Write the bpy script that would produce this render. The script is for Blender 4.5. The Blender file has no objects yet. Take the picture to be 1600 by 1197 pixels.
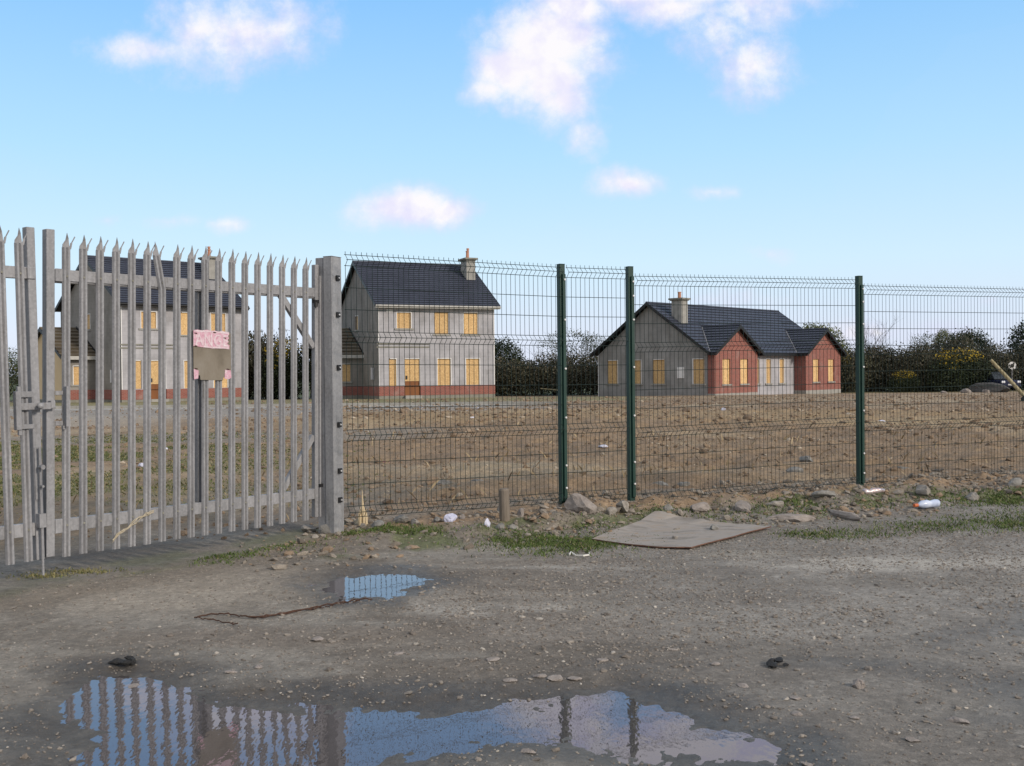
import bpy, math, random
import numpy as np
from mathutils import Vector, Matrix
random.seed(7)
C = bpy.context.scene.collection
R = math.radians
H = math.hypot

# ------------------------------------------------------------------ noise
def _hash(ix, iy, s):
    n = (ix.astype(np.int64) * 374761393 + iy.astype(np.int64) * 668265263 + s * 1442695041) & 0xffffffff
    n = ((n ^ (n >> 13)) * 1274126177) & 0xffffffff
    return ((n ^ (n >> 16)) & 0xffff) / 65535.0
def vnoise(x, y, s=0):
    x = np.asarray(x, float); y = np.asarray(y, float)
    ix = np.floor(x); iy = np.floor(y); fx = x - ix; fy = y - iy
    fx = fx * fx * (3 - 2 * fx); fy = fy * fy * (3 - 2 * fy)
    a = _hash(ix, iy, s); b = _hash(ix + 1, iy, s); c = _hash(ix, iy + 1, s); d = _hash(ix + 1, iy + 1, s)
    return (a + (b - a) * fx) * (1 - fy) + (c + (d - c) * fx) * fy
def fbm(x, y, f=1.0, o=4, s=0, g=.5):
    t = 0; a = 1; n = 0
    for i in range(o):
        t = t + a * vnoise(x * f + 17.3 * i, y * f - 9.1 * i, s + i); n += a; a *= g; f *= 2.03
    return t / n - .5
def sst(a, b, x):
    t = np.clip((x - a) / (b - a), 0, 1); return t * t * (3 - 2 * t)
def band(a, b, c, d, x):
    return sst(a, b, x) * (1 - sst(c, d, x))

# ------------------------------------------------------------------ site layout
FENCE = [(-1.60, 9.72), (.51, 10.83), (1.25, 11.16), (4.07, 12.37), (6.86, 13.49)]
GH = (-1.886, 9.634); GD = np.array([-.6227, -.7825])
def yfence(x):
    xs = [-40, -5.5, -1.7] + [p[0] for p in FENCE[1:]] + [60]
    ys = [-38, 4.95, 9.78] + [p[1] for p in FENCE[1:]] + [13.49 + 53.14 * .40]
    return np.interp(x, xs, ys)
PUD1 = [(-2.16,5.19),(-1.98,5.30),(-1.78,5.2),(-1.51,5.03),(-1.4,4.86),(-.88,4.77),(-.7,4.69),(-.33,4.73),(-.04,4.76),(.16,4.76),(.33,4.94),(.47,4.99),(.69,4.8),(.84,4.54),(.98,4.3),(1.01,4.19),(.95,4.0),(.77,3.98),(.58,4.04),(.39,4.15),(.19,4.25),(-.04,4.31),(-.27,4.22),(-.41,4.09),(-.55,3.7),(-1.54,3.6),(-1.70,4.15),(-1.95,4.55)]
PUD2 = [(-1.22,7.78),(-.97,7.87),(-.73,7.88),(-.59,7.7),(-.74,7.48),(-.78,7.19),(-.91,7.06),(-1.09,7.01),(-1.24,7.22),(-1.42,7.5)]
def pdist(poly, x, y):
    d = np.full(x.shape, 1e9); ins = np.zeros(x.shape, bool); n = len(poly)
    for i in range(n):
        ax, ay = poly[i]; bx, by = poly[(i + 1) % n]; ex, ey = bx - ax, by - ay
        t = np.clip(((x - ax) * ex + (y - ay) * ey) / (ex * ex + ey * ey), 0, 1)
        d = np.minimum(d, np.hypot(x - ax - t * ex, y - ay - t * ey))
        c = ((ay > y) != (by > y)) & (x < (bx - ax) * (y - ay) / (by - ay + 1e-12) + ax)
        ins ^= c
    return np.where(ins, -d, d)
WL = -.014
def field_w(x, y):
    return sst(.15, .9, y - yfence(x))
def height(x, y):
    x = np.asarray(x, float); y = np.asarray(y, float)
    r = np.hypot(x, y); d = y - yfence(x)
    yard = 1 - sst(-.6, .2, d)
    z = fbm(x, y, .35, 3, 1) * .05 * (1 - yard * .4)
    z = z + (fbm(x, y, 5, 3, 3) * .012) * (.4 + .6 * yard)
    bx = sst(-2.2, -.3, x)
    bank = band(-1.5, -.2, 1.2, 4.5, d) * bx
    z = z + bank * .10 + band(-1.9, -.9, .3, .9, d) * bx * np.maximum(0, fbm(x, y, 2.6, 4, 11) + .05) * .24
    z = z + band(-1.3, -.5, .8, 1.6, d) * (.3 + .7 * bx) * fbm(x, y, 7, 3, 13) * .06
    f = sst(.3, 1.8, d); left = 1 - sst(-4, 1, x + .12 * (y - 10))
    cl = np.abs(fbm(x, y, 1.3, 4, 21)) * 2.0
    z = z + f * (1 - .65 * left) * ((.5 - cl) * .17 + fbm(x, y, .22, 3, 24) * .30 + np.abs(fbm(x * .5, y, .5, 3, 28)) * .22 + fbm(x, y, 4.0, 3, 25) * .07) * (1 - sst(34, 50, y) * .8)
    z = z - sst(18, 60, y) * .12 - sst(60, 80, y) * .25
    z = z + band(22, 30, 36, 41, y + .15 * x) * band(-9, -5, 3, 9, x) * .12
    near = r < 14
    if near.any():
        for poly, dep in ((PUD1, .020), (PUD2, .03)):
            dd = pdist(poly, x[near], y[near]) + fbm(x[near], y[near], 5, 3, 31) * .16
            blend = 1 - sst(.15, .55, dd)
            prof = WL - dep * sst(0, .30, -dd) + .0 + .028 * sst(-.02, .28, dd)
            rough = (fbm(x[near], y[near], 6, 4, 35) * .022 + fbm(x[near], y[near], 24, 3, 38) * .012) * (1 - .6 * sst(0, .2, dd))
            z[near] = z[near] * (1 - blend) + (prof + rough) * blend
    return z
def hz(x, y):
    return float(height(np.array([x]), np.array([y]))[0])

# ------------------------------------------------------------------ materials
def mat(name, rough=.8, metallic=0, spec=.4):
    m = bpy.data.materials.new(name); m.use_nodes = True
    nt = m.node_tree; b = nt.nodes['Principled BSDF']
    b.inputs['Roughness'].default_value = rough; b.inputs['Metallic'].default_value = metallic
    b.inputs['Specular IOR Level'].default_value = spec
    return m, nt, b
def N(nt, t, **k):
    n = nt.nodes.new(t)
    for a, v in k.items():
        if a in n.inputs: n.inputs[a].default_value = v
        else: setattr(n, a, v)
    return n
def L(nt, a, b): nt.links.new(a, b)
def coords(nt, scale=(1, 1, 1), kind='Object'):
    t = N(nt, 'ShaderNodeTexCoord'); m = N(nt, 'ShaderNodeMapping'); m.inputs['Scale'].default_value = scale
    L(nt, t.outputs[kind], m.inputs['Vector']); return m.outputs['Vector']
def ramp(nt, fac, stops):
    r = N(nt, 'ShaderNodeValToRGB'); L(nt, fac, r.inputs[0]); e = r.color_ramp.elements
    while len(e) < len(stops): e.new(.5)
    for i, (p, c) in enumerate(stops):
        e[i].position = p; e[i].color = (*c, 1) if len(c) == 3 else c
    return r.outputs[0]
def bump(nt, b, h, s=.3, d=.02):
    n = N(nt, 'ShaderNodeBump', Strength=s, Distance=d); L(nt, h, n.inputs['Height']); L(nt, n.outputs[0], b.inputs['Normal'])
def mottled(name, c1, c2, scale=4, rough=.85, metallic=0, bs=.3, bd=.01, c3=None, vec=(1, 1, 1), detail=6, spec=.4):
    m, nt, b = mat(name, rough, metallic, spec)
    v = coords(nt, vec); n = N(nt, 'ShaderNodeTexNoise', Scale=scale, Detail=detail, Roughness=.62); L(nt, v, n.inputs['Vector'])
    st = [(.3, c1), (.7, c2)] if c3 is None else [(.28, c1), (.5, c2), (.72, c3)]
    L(nt, ramp(nt, n.outputs[0], st), b.inputs['Base Color'])
    if bs:
        n2 = N(nt, 'ShaderNodeTexNoise', Scale=scale * 9, Detail=4); L(nt, v, n2.inputs['Vector']); bump(nt, b, n2.outputs[0], bs, bd)
    return m
def mixc(nt, f, a, b, mode='MIX'):
    n = N(nt, 'ShaderNodeMix', data_type='RGBA', blend_type=mode)
    for s, v in ((n.inputs[0], f), (n.inputs[6], a), (n.inputs[7], b)):
        if isinstance(v, (int, float)): s.default_value = v
        elif isinstance(v, tuple): s.default_value = (*v, 1)
        else: L(nt, v, s)
    return n.outputs[2]
M = {}
# galvanised steel: zinc spangle, dull
def galv(name, lo, hi, rough=.55):
    m, nt, b = mat(name, rough, .12)
    v = coords(nt); vo = N(nt, 'ShaderNodeTexVoronoi', Scale=60.0); L(nt, v, vo.inputs['Vector'])
    n = N(nt, 'ShaderNodeTexNoise', Scale=5.0, Detail=8.0, Roughness=.7); L(nt, coords(nt, (1, 1, .25)), n.inputs['Vector'])
    c = ramp(nt, n.outputs[0], [(.3, lo), (.7, hi)])
    sp = ramp(nt, vo.outputs['Color'], [(0, (.82, .82, .82)), (1, (1.1, 1.1, 1.1))])
    st = N(nt, 'ShaderNodeTexNoise', Scale=9.0, Detail=6.0, Roughness=.7); L(nt, coords(nt, (3, 3, .22)), st.inputs['Vector'])
    c = mixc(nt, ramp(nt, st.outputs[0], [(.55, (0,) * 3), (.72, (.55,) * 3)]), c, (.12, .105, .085)); c = mixc(nt, ramp(nt, st.outputs[0], [(.28, (.5,) * 3), (.42, (0,) * 3)]), c, (.42, .42, .42))
    L(nt, mixc(nt, 1.0, c, sp, 'MULTIPLY'), b.inputs['Base Color'])
    L(nt, ramp(nt, n.outputs[0], [(.3, (.45,) * 3), (.7, (.7,) * 3)]), b.inputs['Roughness'])
    bump(nt, b, n.outputs[0], .15, .003); return m
M['galv'] = galv('galvanised_steel', (.205, .204, .212), (.335, .333, .345))
M['galv2'] = galv('weathered_galvanised_steel', (.235, .236, .245), (.37, .37, .38))
M['green'] = mottled('green_coated_steel', (.004, .028, .021), (.008, .044, .033), 5, .5, 0, .1, .002)
M['wire'] = mottled('green_coated_wire', (.006, .016, .014), (.010, .024, .021), 6, .6, 0, 0)
M['black'] = mottled('black_plastic', (.010, .010, .011), (.02, .02, .021), 8, .5, 0, .1, .002)
M['boltm'] = mottled('bright_steel_bolt', (.6, .6, .6), (.75, .75, .74), 8, .45, .2, 0)
def rendered_block(name, c1, c2, k=.10):
    m, nt, b = mat(name, .93, 0, .3); t = N(nt, 'ShaderNodeTexCoord'); s = N(nt, 'ShaderNodeSeparateXYZ'); L(nt, t.outputs['Object'], s.inputs[0])
    ad = N(nt, 'ShaderNodeMath', operation='ADD'); L(nt, s.outputs[0], ad.inputs[0]); L(nt, s.outputs[1], ad.inputs[1])
    cb = N(nt, 'ShaderNodeCombineXYZ'); L(nt, ad.outputs[0], cb.inputs[0]); L(nt, s.outputs[2], cb.inputs[1])
    br = N(nt, 'ShaderNodeTexBrick', Scale=1.0); br.inputs['Color1'].default_value = (1, 1, 1, 1); br.inputs['Color2'].default_value = (1 - k, 1 - k, 1 - k, 1); br.inputs['Mortar'].default_value = (1 - 2 * k, 1 - 2 * k, 1 - 2 * k, 1)
    br.inputs['Mortar Size'].default_value = .012; br.inputs['Brick Width'].default_value = .45; br.inputs['Row Height'].default_value = .225; L(nt, cb.outputs[0], br.inputs['Vector'])
    n = N(nt, 'ShaderNodeTexNoise', Scale=.7, Detail=9.0, Roughness=.62); L(nt, t.outputs['Object'], n.inputs['Vector'])
    n2 = N(nt, 'ShaderNodeTexNoise', Scale=1.6, Detail=7.0, Roughness=.6); L(nt, coords(nt, (.8, .8, .55)), n2.inputs['Vector'])
    c = ramp(nt, n.outputs[0], [(.34, c1), (.66, c2)]); c = mixc(nt, 1.0, c, br.outputs[0], 'MULTIPLY')
    c = mixc(nt, 1.0, c, ramp(nt, n2.outputs[0], [(.32, (.80, .79, .77)), (.5, (1, 1, 1)), (.7, (1.1, 1.1, 1.1))]), 'MULTIPLY')
    L(nt, c, b.inputs['Base Color']); bump(nt, b, n.outputs[0], .4, .02); return m
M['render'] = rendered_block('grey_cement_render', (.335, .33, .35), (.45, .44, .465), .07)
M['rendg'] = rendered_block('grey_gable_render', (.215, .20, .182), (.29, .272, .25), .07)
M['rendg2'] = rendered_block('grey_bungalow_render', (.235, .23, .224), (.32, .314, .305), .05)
M['white'] = mottled('white_paint', (.66, .65, .64), (.78, .77, .76), 3, .6, 0, 0)
M['cream'] = mottled('sand_coloured_render', (.60, .45, .27), (.69, .53, .335), .8, .9, 0, .3, .02)
M['conc'] = mottled('concrete', (.25, .24, .22), (.36, .35, .32), 3, .9, 0, .4, .01)
M['concd'] = mottled('weathered_concrete', (.16, .155, .13), (.27, .26, .22), 3, .9, 0, .4, .01)
M['fascia'] = mottled('pale_fascia', (.38, .37, .35), (.52, .51, .48), 3, .7, 0, 0)
M['dark'] = mottled('black_fascia', (.008, .008, .009), (.016, .016, .018), 2, .45, 0, 0)
M['brown'] = mottled('varnished_brown_wood', (.16, .052, .010), (.24, .085, .018), 3, .5, 0, .2, .003, vec=(1, 1, .15))
M['clay'] = mottled('terracotta', (.42, .20, .13), (.52, .27, .18), 6, .85, 0, 0)
M['ply'] = mottled('weathered_plywood', (.115, .095, .072), (.20, .172, .135), 4, .85, 0, .4, .003, c3=(.25, .225, .19), vec=(1, 1, .6))
M['sheet'] = mottled('grey_weathered_board', (.15, .128, .105), (.29, .262, .235), 3.2, .92, 0, .6, .008, c3=(.27, .21, .155), vec=(1, 2.4, 1))
M['edge'] = mottled('reddish_board_edge', (.10, .05, .035), (.17, .09, .06), 9, .85, 0, .3, .003)
M['split'] = mottled('fresh_split_wood', (.50, .38, .22), (.68, .55, .36), 14, .8, 0, .4, .004, vec=(1, 1, .1))
M['stake'] = mottled('old_grey_post', (.13, .105, .08), (.22, .185, .15), 9, .9, 0, .5, .006, vec=(1, 1, .35))
M['log'] = mottled('peeled_pole_wood', (.27, .23, .13), (.40, .35, .22), 3, .85, 0, .3, .006)
M['rust'] = mottled('rusty_wire', (.045, .022, .014), (.09, .045, .028), 30, .9, 0, 0)
M['rope'] = mottled('frayed_straw_twine', (.36, .31, .22), (.48, .42, .32), 30, .9, 0, 0)
M['tar'] = mottled('black_lump_asphalt', (.012, .012, .013), (.03, .03, .03), 20, .8, 0, .6, .01)
M['mud'] = mottled('dark_heap_soil', (.06, .058, .055), (.12, .11, .10), .8, .95, 0, .6, .06)
M['glass'] = mottled('dark_car_glass', (.02, .025, .03), (.03, .035, .04), 3, .08, 0, 0)
M['carp'] = mottled('dark_blue_car_paint', (.012, .015, .045), (.016, .02, .055), 2, .25, 0, 0)
M['lamp'] = mottled('headlamp_glass', (.75, .77, .8), (.85, .86, .88), 3, .15, 0, 0)
M['plast'] = mottled('white_plastic_strip', (.62, .6, .55), (.75, .73, .68), 8, .5, 0, 0)
M['bluep'] = mottled('pale_blue_plastic', (.30, .36, .52), (.62, .68, .80), 9, .18, 0, .2, .004)
M['cap'] = mottled('orange_cap_plastic', (.45, .10, .03), (.55, .14, .04), 8, .4, 0, 0)
M['can'] = mottled('crushed_can', (.40, .26, .25), (.70, .66, .66), 30, .3, .5, .4, .006)
M['bark'] = mottled('bark', (.035, .03, .024), (.075, .065, .052), 5, .95, 0, .4, .01)
M['bag'] = mottled('pale_lilac_bag', (.42, .43, .56), (.60, .60, .72), 9, .6, 0, .5, .01)
# slate roof
def slate(name, a, b_, c):
    m, nt, b = mat(name, .55, 0, .5)
    v = coords(nt, (3.0, 3.0, 3.0)); vo = N(nt, 'ShaderNodeTexVoronoi', Scale=1.2); L(nt, v, vo.inputs['Vector'])
    n = N(nt, 'ShaderNodeTexNoise', Scale=.35, Detail=7.0); L(nt, v, n.inputs['Vector'])
    cc = ramp(nt, n.outputs[0], [(.3, a), (.55, b_), (.8, c)])
    sp = ramp(nt, vo.outputs['Color'], [(0, (.92,) * 3), (1, (1.08,) * 3)])
    L(nt, mixc(nt, 1.0, cc, sp, 'MULTIPLY'), b.inputs['Base Color']); return m
M['slate'] = slate('dark_blue_grey_slate', (.028, .032, .048), (.038, .043, .064), (.048, .054, .078))
M['tile'] = slate('brown_concrete_tile', (.075, .060, .042), (.13, .105, .072), (.17, .145, .11))
# brick
def brick(name, c1, c2, mo):
    m, nt, b = mat(name, .9)
    t = N(nt, 'ShaderNodeTexCoord'); s = N(nt, 'ShaderNodeSeparateXYZ'); L(nt, t.outputs['Object'], s.inputs[0])
    ad = N(nt, 'ShaderNodeMath', operation='ADD'); L(nt, s.outputs[0], ad.inputs[0]); L(nt, s.outputs[1], ad.inputs[1])
    cb = N(nt, 'ShaderNodeCombineXYZ'); L(nt, ad.outputs[0], cb.inputs[0]); L(nt, s.outputs[2], cb.inputs[1])
    br = N(nt, 'ShaderNodeTexBrick', Scale=1.0)
    br.inputs['Color1'].default_value = (*c1, 1); br.inputs['Color2'].default_value = (*c2, 1); br.inputs['Mortar'].default_value = (*mo, 1)
    br.inputs['Mortar Size'].default_value = .010; br.inputs['Brick Width'].default_value = .225; br.inputs['Row Height'].default_value = .075
    L(nt, cb.outputs[0], br.inputs['Vector'])
    n = N(nt, 'ShaderNodeTexNoise', Scale=1.4, Detail=8.0); L(nt, t.outputs['Object'], n.inputs['Vector'])
    L(nt, mixc(nt, ramp(nt, n.outputs[0], [(.56, (0,) * 3), (.75, (.45,) * 3)]), br.outputs[0], (.34, .27, .24)), b.inputs['Base Color'])
    bump(nt, b, br.outputs['Fac'], -.4, .01); return m
M['brick'] = brick('red_brick', (.29, .082, .062), (.22, .058, .046), (.25, .18, .15))
# osb
def osb(name, k=1.0, seed=0):
    m, nt, b = mat(name, .75)
    v = coords(nt, (1, 1, 1)); vo = N(nt, 'ShaderNodeTexVoronoi', Scale=16.0); L(nt, v, vo.inputs['Vector'])
    n = N(nt, 'ShaderNodeTexNoise', Scale=1.5 + seed, Detail=5.0); L(nt, v, n.inputs['Vector'])
    a = ramp(nt, vo.outputs['Color'], [(0, (.42 * k, .255 * k, .105 * k)), (1, (.70 * k, .48 * k, .235 * k))])
    L(nt, mixc(nt, ramp(nt, n.outputs[0], [(.4, (0,) * 3), (.7, (.5,) * 3)]), a, (.52 * k, .345 * k, .16 * k)), b.inputs['Base Color'])
    return m
M['osb'] = osb('oriented_strand_board'); M['osb2'] = osb('darker_strand_board', .98, .7); M['osb3'] = osb('pale_strand_board', 1.15, .4)
# per-vertex albedo material
def attr_mat(name, rough=.9, fine=None, trans=0):
    m, nt, b = mat(name, rough, 0, .25)
    a = N(nt, 'ShaderNodeAttribute', attribute_name='tint'); c = a.outputs['Color']
    if fine:
        v = coords(nt); n = N(nt, 'ShaderNodeTexNoise', Scale=fine, Detail=5.0, Roughness=.7); L(nt, v, n.inputs['Vector'])
        c = mixc(nt, 1.0, c, ramp(nt, n.outputs[0], [(.3, (.72,) * 3), (.7, (1.25,) * 3)]), 'MULTIPLY'); bump(nt, b, n.outputs[0], .4, .006)
    L(nt, c, b.inputs['Base Color']); return m
M['stone'] = attr_mat('stone', .9, 60); M['blade'] = attr_mat('grass_blade', .75); M['leaf'] = attr_mat('leaf', .7)
# ground
m, nt, b = mat('earth_and_gravel', .9, 0, .3)
a = N(nt, 'ShaderNodeAttribute', attribute_name='tint'); w = N(nt, 'ShaderNodeAttribute', attribute_name='wet')
v = coords(nt)
n1 = N(nt, 'ShaderNodeTexNoise', Scale=14.0, Detail=9.0, Roughness=.72); L(nt, v, n1.inputs['Vector'])
n2 = N(nt, 'ShaderNodeTexNoise', Scale=120.0, Detail=5.0, Roughness=.7); L(nt, v, n2.inputs['Vector'])
vo = N(nt, 'ShaderNodeTexVoronoi', Scale=42.0); L(nt, v, vo.inputs['Vector'])
c = mixc(nt, 1.0, a.outputs['Color'], ramp(nt, n1.outputs[0], [(.3, (.72,) * 3), (.7, (1.27,) * 3)]), 'MULTIPLY')
c = mixc(nt, 1.0, c, ramp(nt, n2.outputs[0], [(.32, (.74,) * 3), (.68, (1.28,) * 3)]), 'MULTIPLY')
c = mixc(nt, 1.0, c, ramp(nt, vo.outputs['Color'], [(0, (.8,) * 3), (.8, (1.08,) * 3), (1, (1.45,) * 3)]), 'MULTIPLY')
L(nt, c, b.inputs['Base Color'])
mr = N(nt, 'ShaderNodeMapRange'); mr.inputs[3].default_value = .92; mr.inputs[4].default_value = .42; L(nt, w.outputs['Fac'], mr.inputs[0]); L(nt, mr.outputs[0], b.inputs['Roughness'])
ma = N(nt, 'ShaderNodeMath', operation='MULTIPLY'); L(nt, n1.outputs[0], ma.inputs[0]); L(nt, n2.outputs[0], ma.inputs[1])
bump(nt, b, ma.outputs[0], .8, .022); M['ground'] = m
# puddle water
m = bpy.data.materials.new('muddy_water'); m.use_nodes = True; nt = m.node_tree; nt.nodes.clear()
o = N(nt, 'ShaderNodeOutputMaterial'); mx = N(nt, 'ShaderNodeMixShader'); g = N(nt, 'ShaderNodeBsdfGlossy', Roughness=.015)
g.inputs['Color'].default_value = (.93, .92, 1, 1)
mx2 = N(nt, 'ShaderNodeMixShader'); mx2.inputs[0].default_value = .55
t = N(nt, 'ShaderNodeBsdfTransparent'); t.inputs['Color'].default_value = (.6, .56, .48, 1); df = N(nt, 'ShaderNodeBsdfDiffuse'); df.inputs['Color'].default_value = (.135, .12, .115, 1)
L(nt, t.outputs[0], mx2.inputs[1]); L(nt, df.outputs[0], mx2.inputs[2])
fr = N(nt, 'ShaderNodeFresnel', IOR=1.85); v = coords(nt, (1, .45, 1)); nn = N(nt, 'ShaderNodeTexNoise', Scale=26.0, Detail=2.0); L(nt, v, nn.inputs['Vector'])
bp = N(nt, 'ShaderNodeBump', Strength=.06, Distance=.008); L(nt, nn.outputs[0], bp.inputs['Height']); L(nt, bp.outputs[0], g.inputs['Normal'])
L(nt, fr.outputs[0], mx.inputs[0]); L(nt, mx2.outputs[0], mx.inputs[1]); L(nt, g.outputs[0], mx.inputs[2]); L(nt, mx.outputs[0], o.inputs[0]); M['water'] = m

# ------------------------------------------------------------------ mesh helpers
def tag(o, label=None, cat=None, group=None, kind=None):
    if label: o['label'] = label
    if cat: o['category'] = cat
    if group: o['group'] = group
    if kind: o['kind'] = kind
    return o
def link(name, me, m, parent=None, loc=None):
    o = bpy.data.objects.new(name, me); C.objects.link(o)
    if m is not None:
        for k in (m if isinstance(m, (list, tuple)) else [m]): me.materials.append(k)
    if parent: o.parent = parent
    if loc: o.location = loc
    return o
def empty(name, loc, rz=0):
    o = bpy.data.objects.new(name, None); C.objects.link(o); o.location = loc; o.rotation_euler = (0, 0, rz); o.empty_display_size = .2; return o
def npmesh(name, V, F, tint=None, wet=None, smooth=False):
    V = np.asarray(V, np.float32); F = np.asarray(F, np.int32); k = F.shape[1]
    me = bpy.data.meshes.new(name); me.vertices.add(len(V)); me.vertices.foreach_set('co', V.ravel())
    me.loops.add(F.size); me.loops.foreach_set('vertex_index', F.ravel())
    me.polygons.add(len(F)); me.polygons.foreach_set('loop_start', np.arange(0, F.size, k, dtype=np.int32))
    me.polygons.foreach_set('loop_total', np.full(len(F), k, np.int32)); me.update(calc_edges=True)
    if tint is not None:
        at = me.color_attributes.new('tint', 'FLOAT_COLOR', 'POINT'); c = np.ones((len(V), 4), np.float32); c[:, :3] = tint; at.data.foreach_set('color', c.ravel())
    if wet is not None:
        at = me.attributes.new('wet', 'FLOAT', 'POINT'); at.data.foreach_set('value', np.asarray(wet, np.float32))
    me.polygons.foreach_set('use_smooth', np.full(len(F), smooth)); me.validate(); return me
class MB:
    def __init__(s): s.v = []; s.f = []; s.m = []
    def quad(s, *p, m=0):
        i = len(s.v); s.v += [tuple(q) for q in p]; s.f.append(tuple(range(i, i + len(p)))); s.m.append(m)
    def box(s, a, b, m=0, rz=0, c=None, top=None):
        x0, y0, z0 = a; x1, y1, z1 = b; i = len(s.v)
        P = [(x0, y0, z0), (x1, y0, z0), (x1, y1, z0), (x0, y1, z0), (x0, y0, z1), (x1, y0, z1), (x1, y1, z1), (x0, y1, z1)]
        if rz:
            cx, cy = c or ((x0 + x1) / 2, (y0 + y1) / 2); co, si = math.cos(rz), math.sin(rz)
            P = [(cx + (x - cx) * co - (y - cy) * si, cy + (x - cx) * si + (y - cy) * co, z) for x, y, z in P]
        s.v += P
        for q in ((0, 3, 2, 1), (4, 5, 6, 7), (0, 1, 5, 4), (1, 2, 6, 5), (2, 3, 7, 6), (3, 0, 4, 7)):
            s.f.append(tuple(i + k for k in q)); s.m.append(m)
    def bar(s, p, q, w, h=None, up=(0, 0, 1), m=0):
        p = Vector(p); q = Vector(q); d = (q - p).normalized(); u = Vector(up)
        if abs(d.dot(u)) > .99: u = Vector((0, 1, 0))
        a = d.cross(u).normalized(); u = a.cross(d); h = h or w; i = len(s.v)
        for e in (p, q):
            for sx, sy in ((-1, -1), (1, -1), (1, 1), (-1, 1)): s.v.append(tuple(e + a * sx * w / 2 + u * sy * h / 2))
        for t in ((0, 1, 2, 3), (7, 6, 5, 4), (0, 4, 5, 1), (1, 5, 6, 2), (2, 6, 7, 3), (3, 7, 4, 0)): s.f.append(tuple(i + k for k in t)); s.m.append(m)
    def tube(s, P, r, n=6, m=0, cap=True):
        P = [Vector(p) for p in P]; i = len(s.v); K = len(P)
        rr = r if isinstance(r, (list, tuple)) else [r] * K; ref = None
        for k, p in enumerate(P):
            d = (P[min(k + 1, K - 1)] - P[max(k - 1, 0)]).normalized()
            if ref is None: ref = Vector((0, 0, 1)) if abs(d.z) < .9 else Vector((0, 1, 0))
            a = d.cross(ref).normalized(); b_ = a.cross(d); ref = b_
            for j in range(n):
                t = 2 * math.pi * j / n; s.v.append(tuple(p + (a * math.cos(t) + b_ * math.sin(t)) * rr[k]))
        for k in range(K - 1):
            for j in range(n):
                a, b_ = i + k * n + j, i + k * n + (j + 1) % n; s.f.append((a, a + n, b_ + n, b_)); s.m.append(m)
        if cap:
            s.f.append(tuple(i + j for j in range(n))); s.m.append(m); s.f.append(tuple(i + (K - 1) * n + j for j in reversed(range(n)))); s.m.append(m)
    def prism(s, poly, f, m=0):            # poly list of 2d, f(pt, t) -> 3d for t in 0,1
        i = len(s.v); n = len(poly); s.v += [tuple(f(p, 0)) for p in poly] + [tuple(f(p, 1)) for p in poly]
        s.f.append(tuple(i + k for k in reversed(range(n)))); s.m.append(m); s.f.append(tuple(i + n + k for k in range(n))); s.m.append(m)
        for k in range(n): s.f.append((i + k, i + (k + 1) % n, i + n + (k + 1) % n, i + n + k)); s.m.append(m)
    def build(s, name, m, parent=None, loc=None, smooth=False, warp=None, bevel=0):
        v = [warp(*p) for p in s.v] if warp else s.v
        me = bpy.data.meshes.new(name); me.from_pydata(v, [], s.f)
        me.polygons.foreach_set('material_index', s.m); me.polygons.foreach_set('use_smooth', [smooth] * len(s.f))
        me.update(); o = link(name, me, m, parent, loc)
        if bevel:
            bv = o.modifiers.new('edge', 'BEVEL'); bv.width = bevel; bv.segments = 1; bv.limit_method = 'ANGLE'
        return o

# ------------------------------------------------------------------ ground
ang = np.concatenate([np.linspace(-180, -45, 60, endpoint=False), np.linspace(-45, -29, 90, endpoint=False), np.linspace(-29, 29, 620, endpoint=False), np.linspace(29, 45, 90, endpoint=False), np.linspace(45, 180, 60, endpoint=False)])
rad = np.concatenate([[.3, .8, 1.4, 2.0, 2.5, 2.9], np.geomspace(3.2, 30, 520), np.geomspace(30.25, 110, 170), np.geomspace(115, 4000, 30)])
A, Rr = np.meshgrid(np.radians(ang), rad); X = (Rr * np.sin(A)).ravel(); Y = (Rr * np.cos(A)).ravel()
Z = height(X, Y); Z = np.where(np.hypot(X, Y) > 150, -.4, Z)
na, nr = len(ang), len(rad); I = np.arange(na * nr).reshape(nr, na); J = np.roll(I, -1, 1)
Fq = np.stack([I[:-1], J[:-1], J[1:], I[1:]], -1).reshape(-1, 4)
def col(r, g, b): return np.array([r, g, b])
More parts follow.
